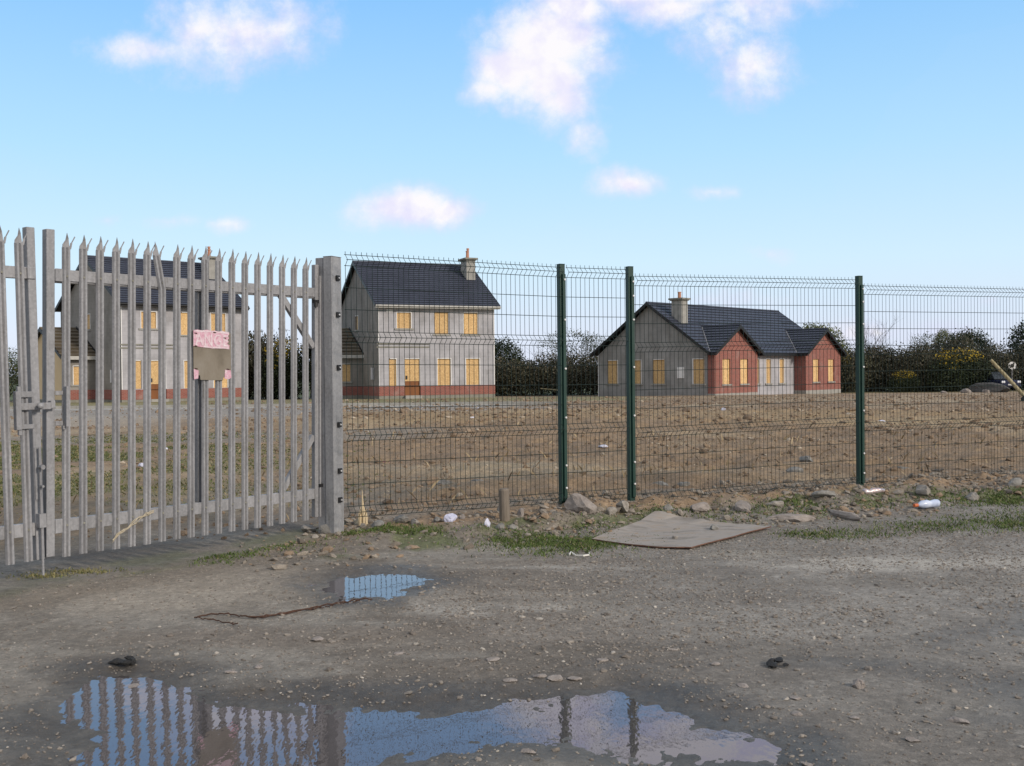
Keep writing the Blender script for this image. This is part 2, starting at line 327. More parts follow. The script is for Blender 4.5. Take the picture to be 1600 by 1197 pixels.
def ground_tint(x, y):
    d = y - yfence(x); n = len(x)
    big = fbm(x, y, .55, 4, 41); mid = fbm(x, y, 2.3, 4, 45); fine = fbm(x, y, 9, 3, 48)
    t = np.empty((n, 3)); t[:] = col(.222, .204, .182)
    def over(w, c):
        nonlocal t; w = np.clip(w, 0, 1)[:, None]; t = t * (1 - w) + np.asarray(c) * w
    over(sst(-.02, .14, big) * .85, col(.325, .302, .275))
    over(sst(.0, .2, mid) * .65, col(.155, .137, .118))
    over(sst(.03, .16, fbm(x * .6, y * 1.6, .9, 4, 140)) * .75, col(.135, .115, .097))
    over(band(.2, 1.0, 9, 9, x) * .55, col(.185, .172, .160))
    # pale dusty patches on the right, a paler crust on the left
    def blob(cx, cy, rx, ry, s=0): return 1 - sst(.35, 1.15, np.hypot((x - cx) / rx, (y - cy) / ry) + mid * .7)
    over(blob(3.1, 8.1, 1.6, .45) * .85, col(.36, .335, .305)); over(blob(2.0, 8.6, .6, .2) * .5, col(.31, .285, .25))
    over(blob(2.4, 4.7, .6, .35) * .5, col(.24, .225, .205)); over(blob(-2.3, 7.4, 1.5, 1.0) * .75, col(.30, .265, .225)); over(blob(-.4, 9.0, 1.1, .3) * .6, col(.27, .245, .215))
    over(blob(-1.0, 5.9, .9, .3) * .5, col(.25, .225, .195)); over(blob(.4, 6.2, .9, .5) * .4, col(.26, .235, .21))
    over(blob(-1.4, 6.0, 1.3, .28) * .5, col(.135, .108, .088)); over(blob(1.0, 5.6, 1.2, .35) * .5, col(.13, .115, .10)); over(blob(3.0, 7.4, 1.8, .25) * .4, col(.14, .125, .108))
    over(blob(-.1, 7.0, .9, .35) * .5, col(.14, .12, .10)); over(blob(.2, 8.3, 1.5, .2) * .4, col(.15, .12, .095))
    # strip under the fence
    bx = sst(-2.4, -1.0, x)
    over(band(-1.5, -.8, .4, 1.2, d + mid * .5) * .8, col(.185, .158, .130))
    over(band(-.75, -.35, .1, .5, d + mid * .4) * bx * .8, col(.255, .175, .108))
    over(band(-1.7, -1.3, -.7, -.4, d + big * .9) * sst(-2.0, -1.4, x) * sst(-.12, .1, mid + .5 * big) * .85, col(.105, .118, .055))
    # field
    f = sst(.25, 1.0, d)
    fc = np.empty((n, 3)); fc[:] = col(.225, .160, .103)
    w = sst(-.1, .2, mid)[:, None]; fc = fc * (1 - w * .55) + col(.135, .097, .068) * w * .6
    w = sst(.0, .2, fbm(x, y, .25, 4, 61))[:, None]; fc = fc * (1 - w * .5) + col(.30, .24, .165) * w * .6
    left = 1 - sst(-6.5, -.5, x + .16 * (y - 10))
    gr = left * sst(-.10, .12, fbm(x, y, .8, 4, 64) + .05) * band(11, 13.5, 22, 28, y)
    fc = fc * (1 - gr[:, None] * .85) + col(.115, .125, .055) * gr[:, None] * .85
    gr = (1 - sst(-1.5, 3.5, x)) * band(1.2, 2.2, 5, 9, d) * (.4 + sst(-.1, .1, mid) * .6) * .45
    fc = fc * (1 - gr[:, None]) + col(.16, .155, .125) * gr[:, None] * 1.0
    st = band(26, 29, 36, 40, y + .1 * x + 3 * big) * band(-8.5, -6, 12, 30, x); fc = fc * (1 - st[:, None] * .45) + col(.30, .215, .115) * st[:, None] * .45
    g2 = band(22.5, 23.6, 25.6, 26.6, y + mid) * (1 - sst(-3, -.5, x)); fc = fc * (1 - g2[:, None] * .55) + col(.20, .19, .175) * g2[:, None] * .55
    rd = band(35, 39, 54, 60, y + 2 * big - .05 * x) * (1 - sst(-2, 5, x + 3 * big)); fc = fc * (1 - rd[:, None] * .85) + col(.24, .225, .21) * rd[:, None] * .85
    rl = band(48, 50, 52, 54, y + .2 * big) * (1 - sst(-4, 3, x)); fc = fc * (1 - rl[:, None] * .8) + col(.36, .35, .33) * rl[:, None] * .8
    rl = band(30, 32, 38, 42, y + .8 * big) * (1 - sst(-13, -9, x)); fc = fc * (1 - rl[:, None] * .75) + col(.31, .27, .225) * rl[:, None] * .75
    gf = band(54, 57, 68, 74, y) * (.7 + sst(-.1, .15, mid) * .3) * (1 - sst(5, 9, x)); fc = fc * (1 - gf[:, None] * .7) + col(.15, .165, .075) * gf[:, None] * .7
    fg = sst(72, 85, y); fc = fc * (1 - fg[:, None]) + col(.085, .10, .045) * fg[:, None]
    # track through the gate stays gravel
    tr = (1 - sst(-2.2, -.9, x)) * (1 - sst(1.4, 3.4, d))
    f = f * (1 - tr)
    t = t * (1 - f[:, None]) + fc * f[:, None]
    gs = band(-.55, -.2, .5, 1.0, d + mid * .5) * (1 - sst(-1.9, -1.2, x)) * sst(-4.3, -2.9, x) * sst(-.15, .1, mid); t = t * (1 - gs[:, None] * .6) + col(.10, .11, .05) * gs[:, None] * .6
    dk = band(-.5, -.05, .9, 1.8, d + mid * .3) * (1 - sst(-3.0, -1.9, x)); t = t * (1 - dk[:, None] * .3) + col(.10, .096, .09) * dk[:, None] * .3
    # wetness round the puddles
    wet = np.zeros(n); nr_ = np.hypot(x, y) < 13
    for poly, s in ((PUD1, 1.0), (PUD2, .8)):
        dd = pdist(poly, x[nr_], y[nr_]) + fbm(x[nr_], y[nr_], 2.2, 3, 71) * .55
        wet[nr_] = np.maximum(wet[nr_], (1 - sst(.06 * s, .50 * s, dd)))
    wet[nr_] = np.maximum(wet[nr_], .6 * sst(.06, .2, fbm(x[nr_] * .5, y[nr_], 1.1, 3, 75)) * (1 - sst(5.8, 8.0, y[nr_])))
    t = t * (1 - wet[:, None] * .52)
    t = t * (1 + fine[:, None] * .35) * np.array([1.10, 1.09, 1.05])
    return t, wet
tint, wet = ground_tint(X, Y)
g = link('ground', npmesh('ground', np.stack([X, Y, Z], 1), Fq, tint, wet, True), M['ground']); tag(g, kind='structure')

def sheet(name, poly, pad):
    P = np.array(poly); c = P.mean(0); Q = []
    n = len(P)
    for i in range(n):
        e = P[(i + 1) % n] - P[i - 1]; nn = np.array([e[1], -e[0]]); nn /= np.hypot(*nn)
        if pdist(poly, np.array([P[i][0] + nn[0] * .02]), np.array([P[i][1] + nn[1] * .02]))[0] < 0: nn = -nn
        Q.append(P[i] + nn * pad)
    ar = sum(Q[i][0] * Q[(i + 1) % n][1] - Q[(i + 1) % n][0] * Q[i][1] for i in range(n))
    if ar < 0: Q = Q[::-1]
    mb = MB(); mb.quad(*[(q[0], q[1], WL) for q in Q])
    o = mb.build(name, M['water']); tag(o, kind='structure'); return o
sheet('puddle_water', PUD1, .12); sheet('puddle_water', PUD2, .12)

# ------------------------------------------------------------------ scattered stones
t_ = (1 + 5 ** .5) / 2
ICO = np.array([(-1, t_, 0), (1, t_, 0), (-1, -t_, 0), (1, -t_, 0), (0, -1, t_), (0, 1, t_), (0, -1, -t_), (0, 1, -t_), (t_, 0, -1), (t_, 0, 1), (-t_, 0, -1), (-t_, 0, 1)]) / 1.902
IF = np.array([(0, 11, 5), (0, 5, 1), (0, 1, 7), (0, 7, 10), (0, 10, 11), (1, 5, 9), (5, 11, 4), (11, 10, 2), (10, 7, 6), (7, 1, 8), (3, 9, 4), (3, 4, 2), (3, 2, 6), (3, 6, 8), (3, 8, 9), (4, 9, 5), (2, 4, 11), (6, 2, 10), (8, 6, 7), (9, 8, 1)])
rng = np.random.default_rng(5)
def stones(name, P, S, T, flat=.6, m=None):
    n = len(P); V = ICO[None] * (1 + rng.uniform(-.32, .32, (n, 12, 1))) * np.stack([rng.uniform(.7, 1.3, n), rng.uniform(.6, 1.0, n), rng.uniform(.6, 1.1, n) * flat], 1)[:, None] * S[:, None, None]
    a = rng.uniform(0, 6.28, n); ca, sa = np.cos(a)[:, None], np.sin(a)[:, None]; b = rng.uniform(-.5, .5, n)[:, None]
    x = V[..., 0] * ca - V[..., 1] * sa; y = V[..., 0] * sa + V[..., 1] * ca; z = V[..., 2] + x * np.sin(b) * .6
    zz = height(P[:, 0], P[:, 1]) + S * flat * .22
    V = np.stack([x + P[:, :1], y + P[:, 1:2], z + zz[:, None]], -1).reshape(-1, 3)
    F = (IF[None] + (np.arange(n) * 12)[:, None, None]).reshape(-1, 3)
    o = link(name, npmesh(name, V, F, np.repeat(T, 12, 0)), m or M['stone']); return o
def scatter(n, box, dens):
    P = np.stack([rng.uniform(box[0], box[1], n), rng.uniform(box[2], box[3], n)], 1)
    return P[rng.uniform(0, 1, n) < dens(P[:, 0], P[:, 1])]
def tones(n, a, b, c, pc=.2):
    k = rng.uniform(0, 1, (n, 1)); T = np.array(a) * (1 - k) + np.array(b) * k; s = rng.uniform(0, 1, n) < pc; T[s] = np.array(c) * rng.uniform(.8, 1.15, (s.sum(), 1)); return T
def dens_yard(x, y):
    d = y - yfence(x); w = .16 + 2.2 * np.exp(-(((x - .65) / .9) ** 2 + ((y - 6.7) / .9) ** 2)) + 1.3 * sst(.0, 1.8, x) * band(4.6, 6, 9, 10, y) * sst(-.15, .12, fbm(x, y, 1.1, 3, 81)) + .5 * band(.2, 1, 3.5, 5, x) * band(8.2, 8.8, 9.8, 10.6, y) + .22 * sst(-.1, .2, fbm(x, y, .9, 3, 84))
    inside = np.minimum(pdist(PUD1, x, y), pdist(PUD2, x, y))
    return w * (d < -.3) * (inside > .04) * (np.abs(x) < y * .53 + .3)
P = scatter(210000, (-6, 8, 3.6, 12), dens_yard); n = len(P)
S = np.clip(rng.lognormal(-5.3, .52, n), .0028, .026)
T = tones(n, (.15, .128, .108), (.275, .245, .212), (.38, .345, .30), .05)
tag(stones('gravel', P, S, T), 'loose pale and grey gravel strewn over the muddy yard', 'gravel', kind='stuff')
def dens_bank(x, y):
    d = y - yfence(x); return band(-1.7, -1.0, .3, 1.0, d + fbm(x, y, 1.5, 2, 91)) * sst(-2.6, -1.4, x) * (.25 + sst(-.1, .15, fbm(x, y, 1.2, 3, 93)))
P = scatter(30000, (-2.6, 9, 8, 15), dens_bank); n = len(P)
S = np.clip(rng.lognormal(-4.2, .58, n), .006, .055)
T = tones(n, (.14, .118, .096), (.28, .245, .205), (.235, .172, .118), .3)
tag(stones('rubble', P, S, T, .7), 'broken stone rubble heaped along the foot of the mesh fence', 'rubble', kind='stuff')
def dens_field(x, y):
    d = y - yfence(x); left = 1 - sst(-6.5, -.5, x + .16 * (y - 10))
    return (d > .7) * (np.abs(x) < y * .55) * np.clip(16 / y, .15, 1) * (.3 + .9 * sst(-.12, .12, fbm(x, y, .7, 3, 95))) * (1 - .75 * left)
P = scatter(95000, (-20, 34, 9.5, 62), dens_field); n = len(P)
S = np.clip(rng.lognormal(-3.75, .55, n), .010, .13) * np.clip(P[:, 1] / 22, .75, 1.3)
T = tones(n, (.14, .100, .068), (.28, .205, .14), (.38, .32, .25), .05)
tag(stones('soil_clods', P, S, T, .75), 'lumpy brown clods of turned soil covering the field', 'soil clods', kind='stuff')

# grass
def grass(name, P, hgt, T, lean=.5, wd=.006):
    n = len(P); a = rng.uniform(0, 6.28, n); h = hgt * rng.uniform(.5, 1.2, n); w = wd * rng.uniform(.6, 1.4, n) * np.maximum(1, P[:, 1] / 9)
    z = height(P[:, 0], P[:, 1]) - .005; l = rng.uniform(0, lean, n) * h; b = rng.uniform(0, 6.28, n)
    dx, dy = np.cos(a) * w, np.sin(a) * w; lx, ly = np.cos(b) * l, np.sin(b) * l
    V = np.stack([np.stack([P[:, 0] - dx, P[:, 1] - dy, z], 1), np.stack([P[:, 0] + dx, P[:, 1] + dy, z], 1),
                  np.stack([P[:, 0] + dx * .7 + lx * .4, P[:, 1] + dy * .7 + ly * .4, z + h * .6], 1), np.stack([P[:, 0] + lx, P[:, 1] + ly, z + h], 1)], 1).reshape(-1, 3)
    F = (np.array([(0, 1, 2, 3)])[None] + (np.arange(n) * 4)[:, None, None]).reshape(-1, 4)
    return link(name, npmesh(name, V, F, np.repeat(T, 4, 0)), M['blade'])
def dens_g(x, y):
    d = y - yfence(x); tuft = sst(.02, .16, fbm(x, y, 1.3, 4, 101)); bl = lambda cx, cy, r, k=1: k * np.exp(-(((x - cx) ** 2 + ((y - cy) * 1.6) ** 2) / r ** 2))
    s = bl(-1.25, 9.7, .28) + bl(-.9, 9.6, .25, .7) + bl(.35, 9.15, .5, .9) + bl(.1, 9.5, .35, .7) + bl(.9, 9.4, .4, .8) + bl(.75, 9.9, .2) + bl(2.9, 11.1, .3) + bl(3.0, 10.7, .25) + bl(3.0, 9.6, .35, .8) + bl(4.0, 9.9, .5, .7) + bl(3.7, 11.2, .3, .6) + bl(5.0, 11.6, .6, .7) + bl(5.2, 10.3, .7, .6) + bl(-2.1, 9.1, .4, .7) + bl(-2.6, 8.7, .25, .5)
    return np.clip((s * 1.6 * (.25 + tuft) + .12 * tuft * band(-1.8, -1.2, -.5, -.2, d)), 0, 1) * (d < -.12)
P = scatter(420000, (-3.4, 7.5, 8.2, 13), dens_g); n = len(P)
T = tones(n, (.055, .088, .022), (.115, .16, .045), (.20, .18, .09), .15)
tag(grass('grass', P, .03, T, 1.4, .005), 'short green grass tufts growing along the foot of the fence', 'grass', kind='stuff')
def dens_gf(x, y):
    left = 1 - sst(-6.5, -.5, x + .16 * (y - 10)); d = y - yfence(x)
    return left * sst(-.10, .12, fbm(x, y, .8, 4, 64) + .05) * band(11, 13.5, 22, 28, y) * (d > .8) * np.clip(14 / y, 0, 1)
P = scatter(190000, (-14, 1, 10.5, 27), dens_gf); n = len(P)
T = tones(n, (.06, .08, .025), (.13, .14, .05), (.25, .21, .11), .25)
tag(grass('field_grass', P, .032, T, 1.8, .007), 'rough green and straw coloured grass in the field behind the gate', 'grass', kind='stuff')
P = np.concatenate([np.stack([rng.normal(-3.3, .16, 420), rng.normal(8.04, .05, 420)], 1), np.stack([rng.normal(-3.48, .12, 300), rng.normal(7.86, .05, 300)], 1)]); n = len(P)
tag(grass('dry_grass', P, .022, tones(n, (.16, .15, .06), (.25, .22, .11), (.1, .12, .04), .2), 1.2), 'dry yellowish grass round the foot of the drop bolt', 'grass', kind='stuff')
def dens_s(x, y): d = y - yfence(x); return (d > .5) * np.clip(12 / y, 0, 1) * (np.abs(x) < y * .53)
P = scatter(1500, (-6, 14, 10.5, 26), dens_s); n = len(P)
tag(grass('dead_stalks', P, .13, tones(n, (.24, .18, .10), (.38, .30, .19), (.15, .11, .07), .3), 1.2, .005), 'dead straw stalks standing in the brown field', 'stalks', kind='stuff')

# ------------------------------------------------------------------ palisade gate
GR = math.atan2(GD[1], GD[0])
def pale_mesh(name, parent, s, z0=.16, z1=2.56, shear=0., bend=0, spikes=True, mtl='galv', w=.066):
    mb = MB(); prof = [(-.5, .0), (-.36, .017), (-.14, .017), (0, .004), (.14, .017), (.36, .017), (.5, .0)]
    prof = [(a * w, b) for a, b in prof]; zs = [z0, 2.18, 2.45 if spikes else z1]
    def off(z): return bend * max(0, z - 2.2) / .36
    i = len(mb.v); n = len(prof)
    for z in zs:
        for th in (0, -.003):
            for a, b in prof: mb.v.append((s + a + off(z), b + th, z))
    for k in range(len(zs) - 1):
        o = i + k * 2 * n
        for j in range(n - 1):
            mb.f.append((o + j, o + j + 1, o + 2 * n + j + 1, o + 2 * n + j)); mb.m.append(0)
            mb.f.append((o + n + j + 1, o + n + j, o + 3 * n + j, o + 3 * n + j + 1)); mb.m.append(0)
        for j, q in ((0, 1), (n - 1, 0)):
            mb.f.append((o + j, o + n + j, o + 3 * n + j, o + 2 * n + j)); mb.m.append(0)
    if spikes:
        zt = zs[-1]; o_ = off(2.5)
        def tri(P, t=.0035):
            mb.prism(P, lambda p, e: (s + p[0] + off(p[1]), (p[2] if len(p) > 2 else .012) - (t if e else 0), p[1]))
        # centre spike rising from the viewer-left shoulder (local +x is viewer left)
        tri([(.033, zt, .006), (.031, zt + .022, .006), (.012, zt + .055, .014), (.009, z1, .03), (-.010, zt + .07, .016), (-.018, zt, .014)])
        # side tongue splayed to viewer right
        mb.bar((s - .026 + off(zt), .008, zt - .01), (s - .036 + off(zt), .008, zt + .035), .003, .016, up=(1, 0, 0))
        mb.bar((s - .036 + off(zt), .008, zt + .033), (s - .062 + off(zt), .012, zt + .085), .003, .008, up=(1, 0, 0))
    # rail bolts
    for z in (2.235, .39):
        mb.tube([(s, .004, z), (s, .016, z)], .009, 6, 1)
    return mb.build('pale', [M[mtl], M['concd']], parent, warp=lambda x, y, z: (x - shear * (z - 1.36), y, z))
def leaf_gate(name, s0, n, shear, label, right=True):
    e = empty(name, (GH[0], GH[1], 0), GR); tag(e, label, 'gate', 'palisade gate leaves')
    W = lambda x, y, z: (x - shear * (z - 1.36), y, z)
    def part(nm, f, m='galv', bevel=.003):
        mb = MB(); f(mb); return mb.build(nm, M[m] if not isinstance(m, list) else [M[k] for k in m], e, warp=W, bevel=bevel)
    for i in range(n):
        bend = .075 if (right and i == 11) else 0
        p = pale_mesh('pale', e, s0 + .1347 * i, shear=shear, bend=bend, z0=.16 + random.uniform(-.004, .004), z1=2.56 + random.uniform(-.006, .006))
        if bend: p['label'] = 'pale with its top bent over to the left'
    return e, part
right_leaf, part = leaf_gate('palisade_gate', 0, 18, .0150, 'galvanised palisade gate leaf with torn sign board, hung on the tall post')
sL, sR = 2.41, -.135
part('top_rail', lambda m: (m.box((sR + .02, -.052, 2.20), (sL - .033, -.002, 2.285)), m.box((sL - .11, -.004, 2.195), (sL - .035, .004, 2.29)), m.box((sR + .02, -.075, 2.188), (sL - .033, -.01, 2.1975))))
part('bottom_rail', lambda m: (m.box((sR + .02, -.052, .34), (sL - .033, -.002, .435)), m.box((sL - .11, -.004, .335), (sL - .035, .004, .44))))
part('free_stile', lambda m: m.box((sL - .032, -.062, .17), (sL + .032, .002, 2.575)))
part('hinge_stile', lambda m: (m.box((sR - .025, -.05, .17), (sR + .02, 0, 2.50)), m.box((sR - .052, -.012, .17), (sR - .030, .006, 2.40))))
part('mid_stile', lambda m: m.box((1.055, -.10, .435), (1.115, -.042, 2.20)))
part('brace', lambda m: m.bar((.26, -.03, 2.20), (sR + .02, -.03, 1.74), .04, .05), bevel=0)
part('brace', lambda m: m.bar((.26, -.03, .43), (sR + .02, -.03, .92), .04, .05), bevel=0)
part('hinge', lambda m: (m.bar((sR + .04, .0, 2.16), (sR - .13, -.03, 2.16), .03), m.tube([(sR + .02, .01, 2.11), (sR + .02, .01, 2.15)], .02, 8)), 'black', 0)
part('hinge', lambda m: m.bar((sR - .02, .0, .46), (sR - .13, -.03, .46), .03), 'black', 0)
part('catch_bracket', lambda m: (m.box((2.318, .004, 1.355), (2.38, .012, 1.388)), m.box((2.318, .004, 1.13), (2.38, .012, 1.165)), m.box((2.298, .0, 1.12), (2.318, .055, 1.42)), m.box((2.33, .004, 1.10), (2.31, .03, 1.13))))
left_leaf, part = leaf_gate('palisade_gate', 2.612, 17, -.0170, 'galvanised palisade gate leaf with bolt box and drop bolt, cut off by the picture edge', False)
left_end = 2.612 + 16 * .1347 + .1
part('top_rail', lambda m: (m.box((2.50, -.052, 2.20), (left_end, -.002, 2.285)), m.box((2.50, -.004, 2.20), (2.56, .012, 2.285))))
part('bottom_rail', lambda m: m.box((2.555, -.052, .34), (left_end, -.002, .435)))
part('free_stile', lambda m: m.box((2.492, -.062, .16), (2.553, .002, 2.575)))
part('hinge_stile', lambda m: m.box((left_end, -.05, .16), (left_end + .06, .0, 2.55)))
part('bolt_box', lambda m: (m.box((2.66, .02, 1.115), (2.70, .065, 1.39)), m.box((2.555, .022, 1.345), (2.66, .034, 1.388)), m.box((2.555, .022, 1.118), (2.66, .034, 1.152)), m.box((2.655, .03, 1.385), (2.68, .055, 1.425)), m.box((2.655, .03, 1.075), (2.68, .055, 1.118))))
sb = part('slide_bolt', lambda m: (m.box((2.43, .036, 1.255), (2.66, .048, 1.305)), m.box((2.40, .01, 1.262), (2.435, .05, 1.318))))
mb = MB(); mb.tube([(2.535, .045, 1.283), (2.535, .085, 1.283)], .008, 8); mb.tube([(2.535, .07, 1.283), (2.535, .078, 1.283), (2.535, .093, 1.283), (2.535, .105, 1.283), (2.535, .11, 1.283)], [.008, .019, .024, .018, .004], 10)
k = mb.build('knob', M['galv2'], left_leaf, smooth=True, warp=lambda x, y, z: (x + .017 * (z - 1.36), y, z)); k.parent = sb
part('drop_bolt', lambda m: (m.tube([(2.525, .035, .052), (2.525, .035, .98)], .009, 8), m.box((2.50, .004, .40), (2.55, .055, .50)), m.box((2.50, .004, .60), (2.55, .010, .98)), m.tube([(2.525, .035, .70), (2.525, .075, .70)], .010, 8), m.tube([(2.525, .035, .84), (2.525, .082, .84)], [.016, .018], 8)), bevel=0)

# gate post beside the leaf
gp = empty('gate_post', (-1.652, 9.735, 0), math.atan2(.44, -.90)); tag(gp, 'tall galvanised steel gate post with black fence clips between gate and mesh', 'post')
# local x runs back-left along the left face, local -y is toward viewer-left; right face lies along +... built as a box
mb = MB(); mb.box((0, -.155, -.1), (.095, 0, 2.575)); mb.build('shaft', M['galv2'], gp, bevel=.004)
mb = MB(); mb.box((.100, -.12, -.1), (.185, -.004, 2.568)); mb.build('hinge_channel', M['galv'], gp, bevel=.004)
mb = MB(); mb.box((-.0035, -.156, 2.5755), (.096, .001, 2.579)); mb.build('cap', M['galv2'], gp)
for z in (2.38, 2.04, 1.55, 1.02, .59, .32):
    mb = MB(); mb.box((-.022, -.108, z - .024), (-.0005, -.058, z + .024)); c_ = mb.build('fence_clip', M['black'], gp, bevel=.004)
    mb = MB(); mb.tube([(-.021, -.083, z), (-.029, -.083, z)], .008, 8); bb = mb.build('bolt', M['boltm'], gp); bb.parent = c_

# sign board on the gate
W = lambda x, y, z: (x, y, z)
sg = empty('sign_board', (GH[0], GH[1], 0), GR); tag(sg, 'torn plywood warning sign with faded pink scraps, wired to the gate pales', 'sign')
def on_gate(P, y0, y1): return lambda mb: mb.prism(P, lambda p, e: (p[0], y1 if e else y0, p[1]))
mb = MB(); on_gate([(1.205, 1.86), (.835, 1.845), (.835, 1.475), (.915, 1.47), (.918, 1.445), (1.14, 1.452), (1.145, 1.49), (1.205, 1.487)], .019, .031)(mb); mb.build('panel', M['ply'], sg, bevel=.002)
M['pink'] = mottled('faded_pink_print', (.48, .22, .30), (.60, .36, .43), 30, .7, 0, .3, .002, c3=(.66, .60, .61))
M['pale'] = mottled('faded_white_print', (.55, .36, .42), (.72, .64, .66), 26, .7, 0, 0)
P = [(1.205, 1.862), (1.17, 1.868), (1.12, 1.862), (1.075, 1.869), (1.03, 1.861), (1.0, 1.864), (.96, 1.855), (.92, 1.862), (.88, 1.85), (.856, 1.853), (.853, 1.835), (.864, 1.822), (.857, 1.80), (.872, 1.786), (.858, 1.772), (.876, 1.755), (.852, 1.742), (.854, 1.708), (.90, 1.712), (.96, 1.722), (1.02, 1.713), (1.06, 1.718), (1.12, 1.722), (1.17, 1.730), (1.207, 1.732)]
mb = MB(); on_gate(P, .0322, .0345)(mb); pk = mb.build('torn_poster', M['pink'], sg)
mb = MB()
on_gate([(1.205, 1.8625), (1.12, 1.863), (1.03, 1.862), (.96, 1.856), (.92, 1.86), (.86, 1.851), (.875, 1.838), (.95, 1.845), (1.0, 1.847), (1.07, 1.85), (1.13, 1.847), (1.19, 1.852)], .0346, .0356)(mb)
on_gate([(1.12, 1.7235), (1.10, 1.736), (1.05, 1.729), (1.0, 1.728), (.95, 1.732), (.90, 1.724), (.86, 1.73), (.855, 1.711), (.90, 1.7135), (1.02, 1.7145)], .0346, .0356)(mb)
on_gate([(1.031, 1.855), (1.024, 1.855), (1.022, 1.72), (1.030, 1.72)], .0346, .0356)(mb)
mb.build('white_edge', M['pale'], sg).parent = pk
cu = bpy.data.curves.new('lettering', 'FONT'); cu.body = 'ANGE'; cu.size = .150; cu.extrude = .0004; cu.space_character = 1.08; cu.offset = .0012
tmp = bpy.data.objects.new('tmp_lettering', cu); C.objects.link(tmp); bpy.context.view_layer.update()
me = bpy.data.meshes.new_from_object(tmp); bpy.data.objects.remove(tmp); me.materials.clear()
xs = [v.co.x for v in me.vertices]; wdt = max(xs) - min(xs); x0 = min(xs); k = .325 / wdt
for v in me.vertices:
    x, y, z = v.co; v.co = (1.192 - (x - x0) * k, .0362 + z, 1.742 + y * .92 + ((x - x0) * k) * -.035)
me.flip_normals(); lt = link('lettering', me, M['pale'], sg); lt.parent = pk
for P in ([(1.207, 1.545), (1.16, 1.53), (1.165, 1.465), (1.205, 1.458)], [(.90, 1.535), (.842, 1.53), (.835, 1.47), (.86, 1.455), (.905, 1.46)]):
    mb = MB(); on_gate(P, .0322, .0345)(mb); mb.build('poster_scrap', M['pink'], sg)
for x, z in ((1.185, 1.84), (1.185, 1.735), (.90, 1.805), (1.185, 1.548), (.87, 1.542), (1.0, 1.85)): mb = MB(); mb.bar((x + .012, .038, z), (x - .012, .038, z - .004), .006); mb.build('wire_tie', M['rust'], sg)
# twine hanging on the gate pales
mb = MB()
for k in range(4):
    P = []
    for i in range(12):
        t = i / 11; P.append((1.95 - .36 * t + random.uniform(-.006, .006), .024 + random.uniform(0, .012), .22 + .20 * t ** .7 + .03 * math.sin(t * 9 + k) * .5 + random.uniform(-.008, .008)))
    mb.tube(P, .0035, 4)
o = mb.build('twine', M['rope']); o.location = (GH[0], GH[1], 0); o.rotation_euler = (0, 0, GR); tag(o, 'frayed strand of straw coloured twine caught on the lower gate pales', 'twine')

# ------------------------------------------------------------------ green mesh fence
fn = empty('mesh_fence', (0, 0, 0)); tag(fn, 'green welded wire mesh fence of folded panels running along the field edge', 'fence')
PB = [(.177, .154), (.153, .156), (.088, .126), (.058, .07)]
LV = [0, .05, .10, .30, .50, .70, .75, .80, 1.00, 1.20, 1.40, 1.60, 1.65, 1.70, 1.90, 2.10, 2.30, 2.35, 2.40]
LV = [0, .05, .10, .30, .50, .70, .75, .80, 1.0, 1.2, 1.4, 1.6, 1.65, 1.70, 1.90, 2.10, 2.30, 2.35, 2.40]
LV = [0, .05, .1, .3, .5, .7, .75, .8, 1.0, 1.2, 1.4, 1.6, 1.65, 1.7, 1.9, 2.1, 2.3, 2.35, 2.4]
FOLD = {.05, .75, 1.65, 2.35}
for i in range(4):
    a = np.array(FENCE[i]); b_ = np.array(FENCE[i + 1]); Ld = np.hypot(*(b_ - a)); d = (b_ - a) / Ld; nrm = np.array([d[1], -d[0]])
    st = -.02 if i == 0 else .05; n = int((Ld - st - .03) / .0525); mb = MB()
    if i == 0: a = np.array([-1.527, 9.671]); Ld = np.hypot(*(b_ - a)); st = 0; n = int((Ld - .03) / .0525); d = (b_ - a) / Ld; nrm = np.array([d[1], -d[0]])
    def pt(s, z, y=0):
        zb = PB[i][0] + (PB[i][1] - PB[i][0]) * s / Ld; return (a[0] + d[0] * s + nrm[0] * (y + .035), a[1] + d[1] * s + nrm[1] * (y + .035), zb + z)
    for k in range(n + 1):
        s = st + k * .0525; q = [(-.0 if 1 else 0, 0)]
        P = [pt(s, z,   .058 if z in FOLD else 0) for z in LV if z in (0, .05, .1, .7, .75, .8, 1.6, 1.65, 1.7, 2.3, 2.35, 2.4)] + [pt(s, 2.43)]
        mb.tube(P, .0027, 4)
    for z in LV:
        y = .058 if z in FOLD else 0; mb.tube([pt(st - .012, z, y + .004), pt(st + n * .0525 + .012, z, y + .004)], .0030, 4)
    p = mb.build('mesh_panel', M['wire'], fn)
PZ = {1: (.10, 2.587, [2.43, 2.02, 1.52, 1.02, .53, .30]), 2: (.10, 2.587, [2.43, 2.28, 2.03, 1.53, 1.02, .53, .30]), 3: (.09, 2.57, [2.42, 2.27, 2.01, 1.51, 1.0, .50, .27]), 4: (.05, 2.56, [2.4, 2.0, 1.5, 1.0, .5])}
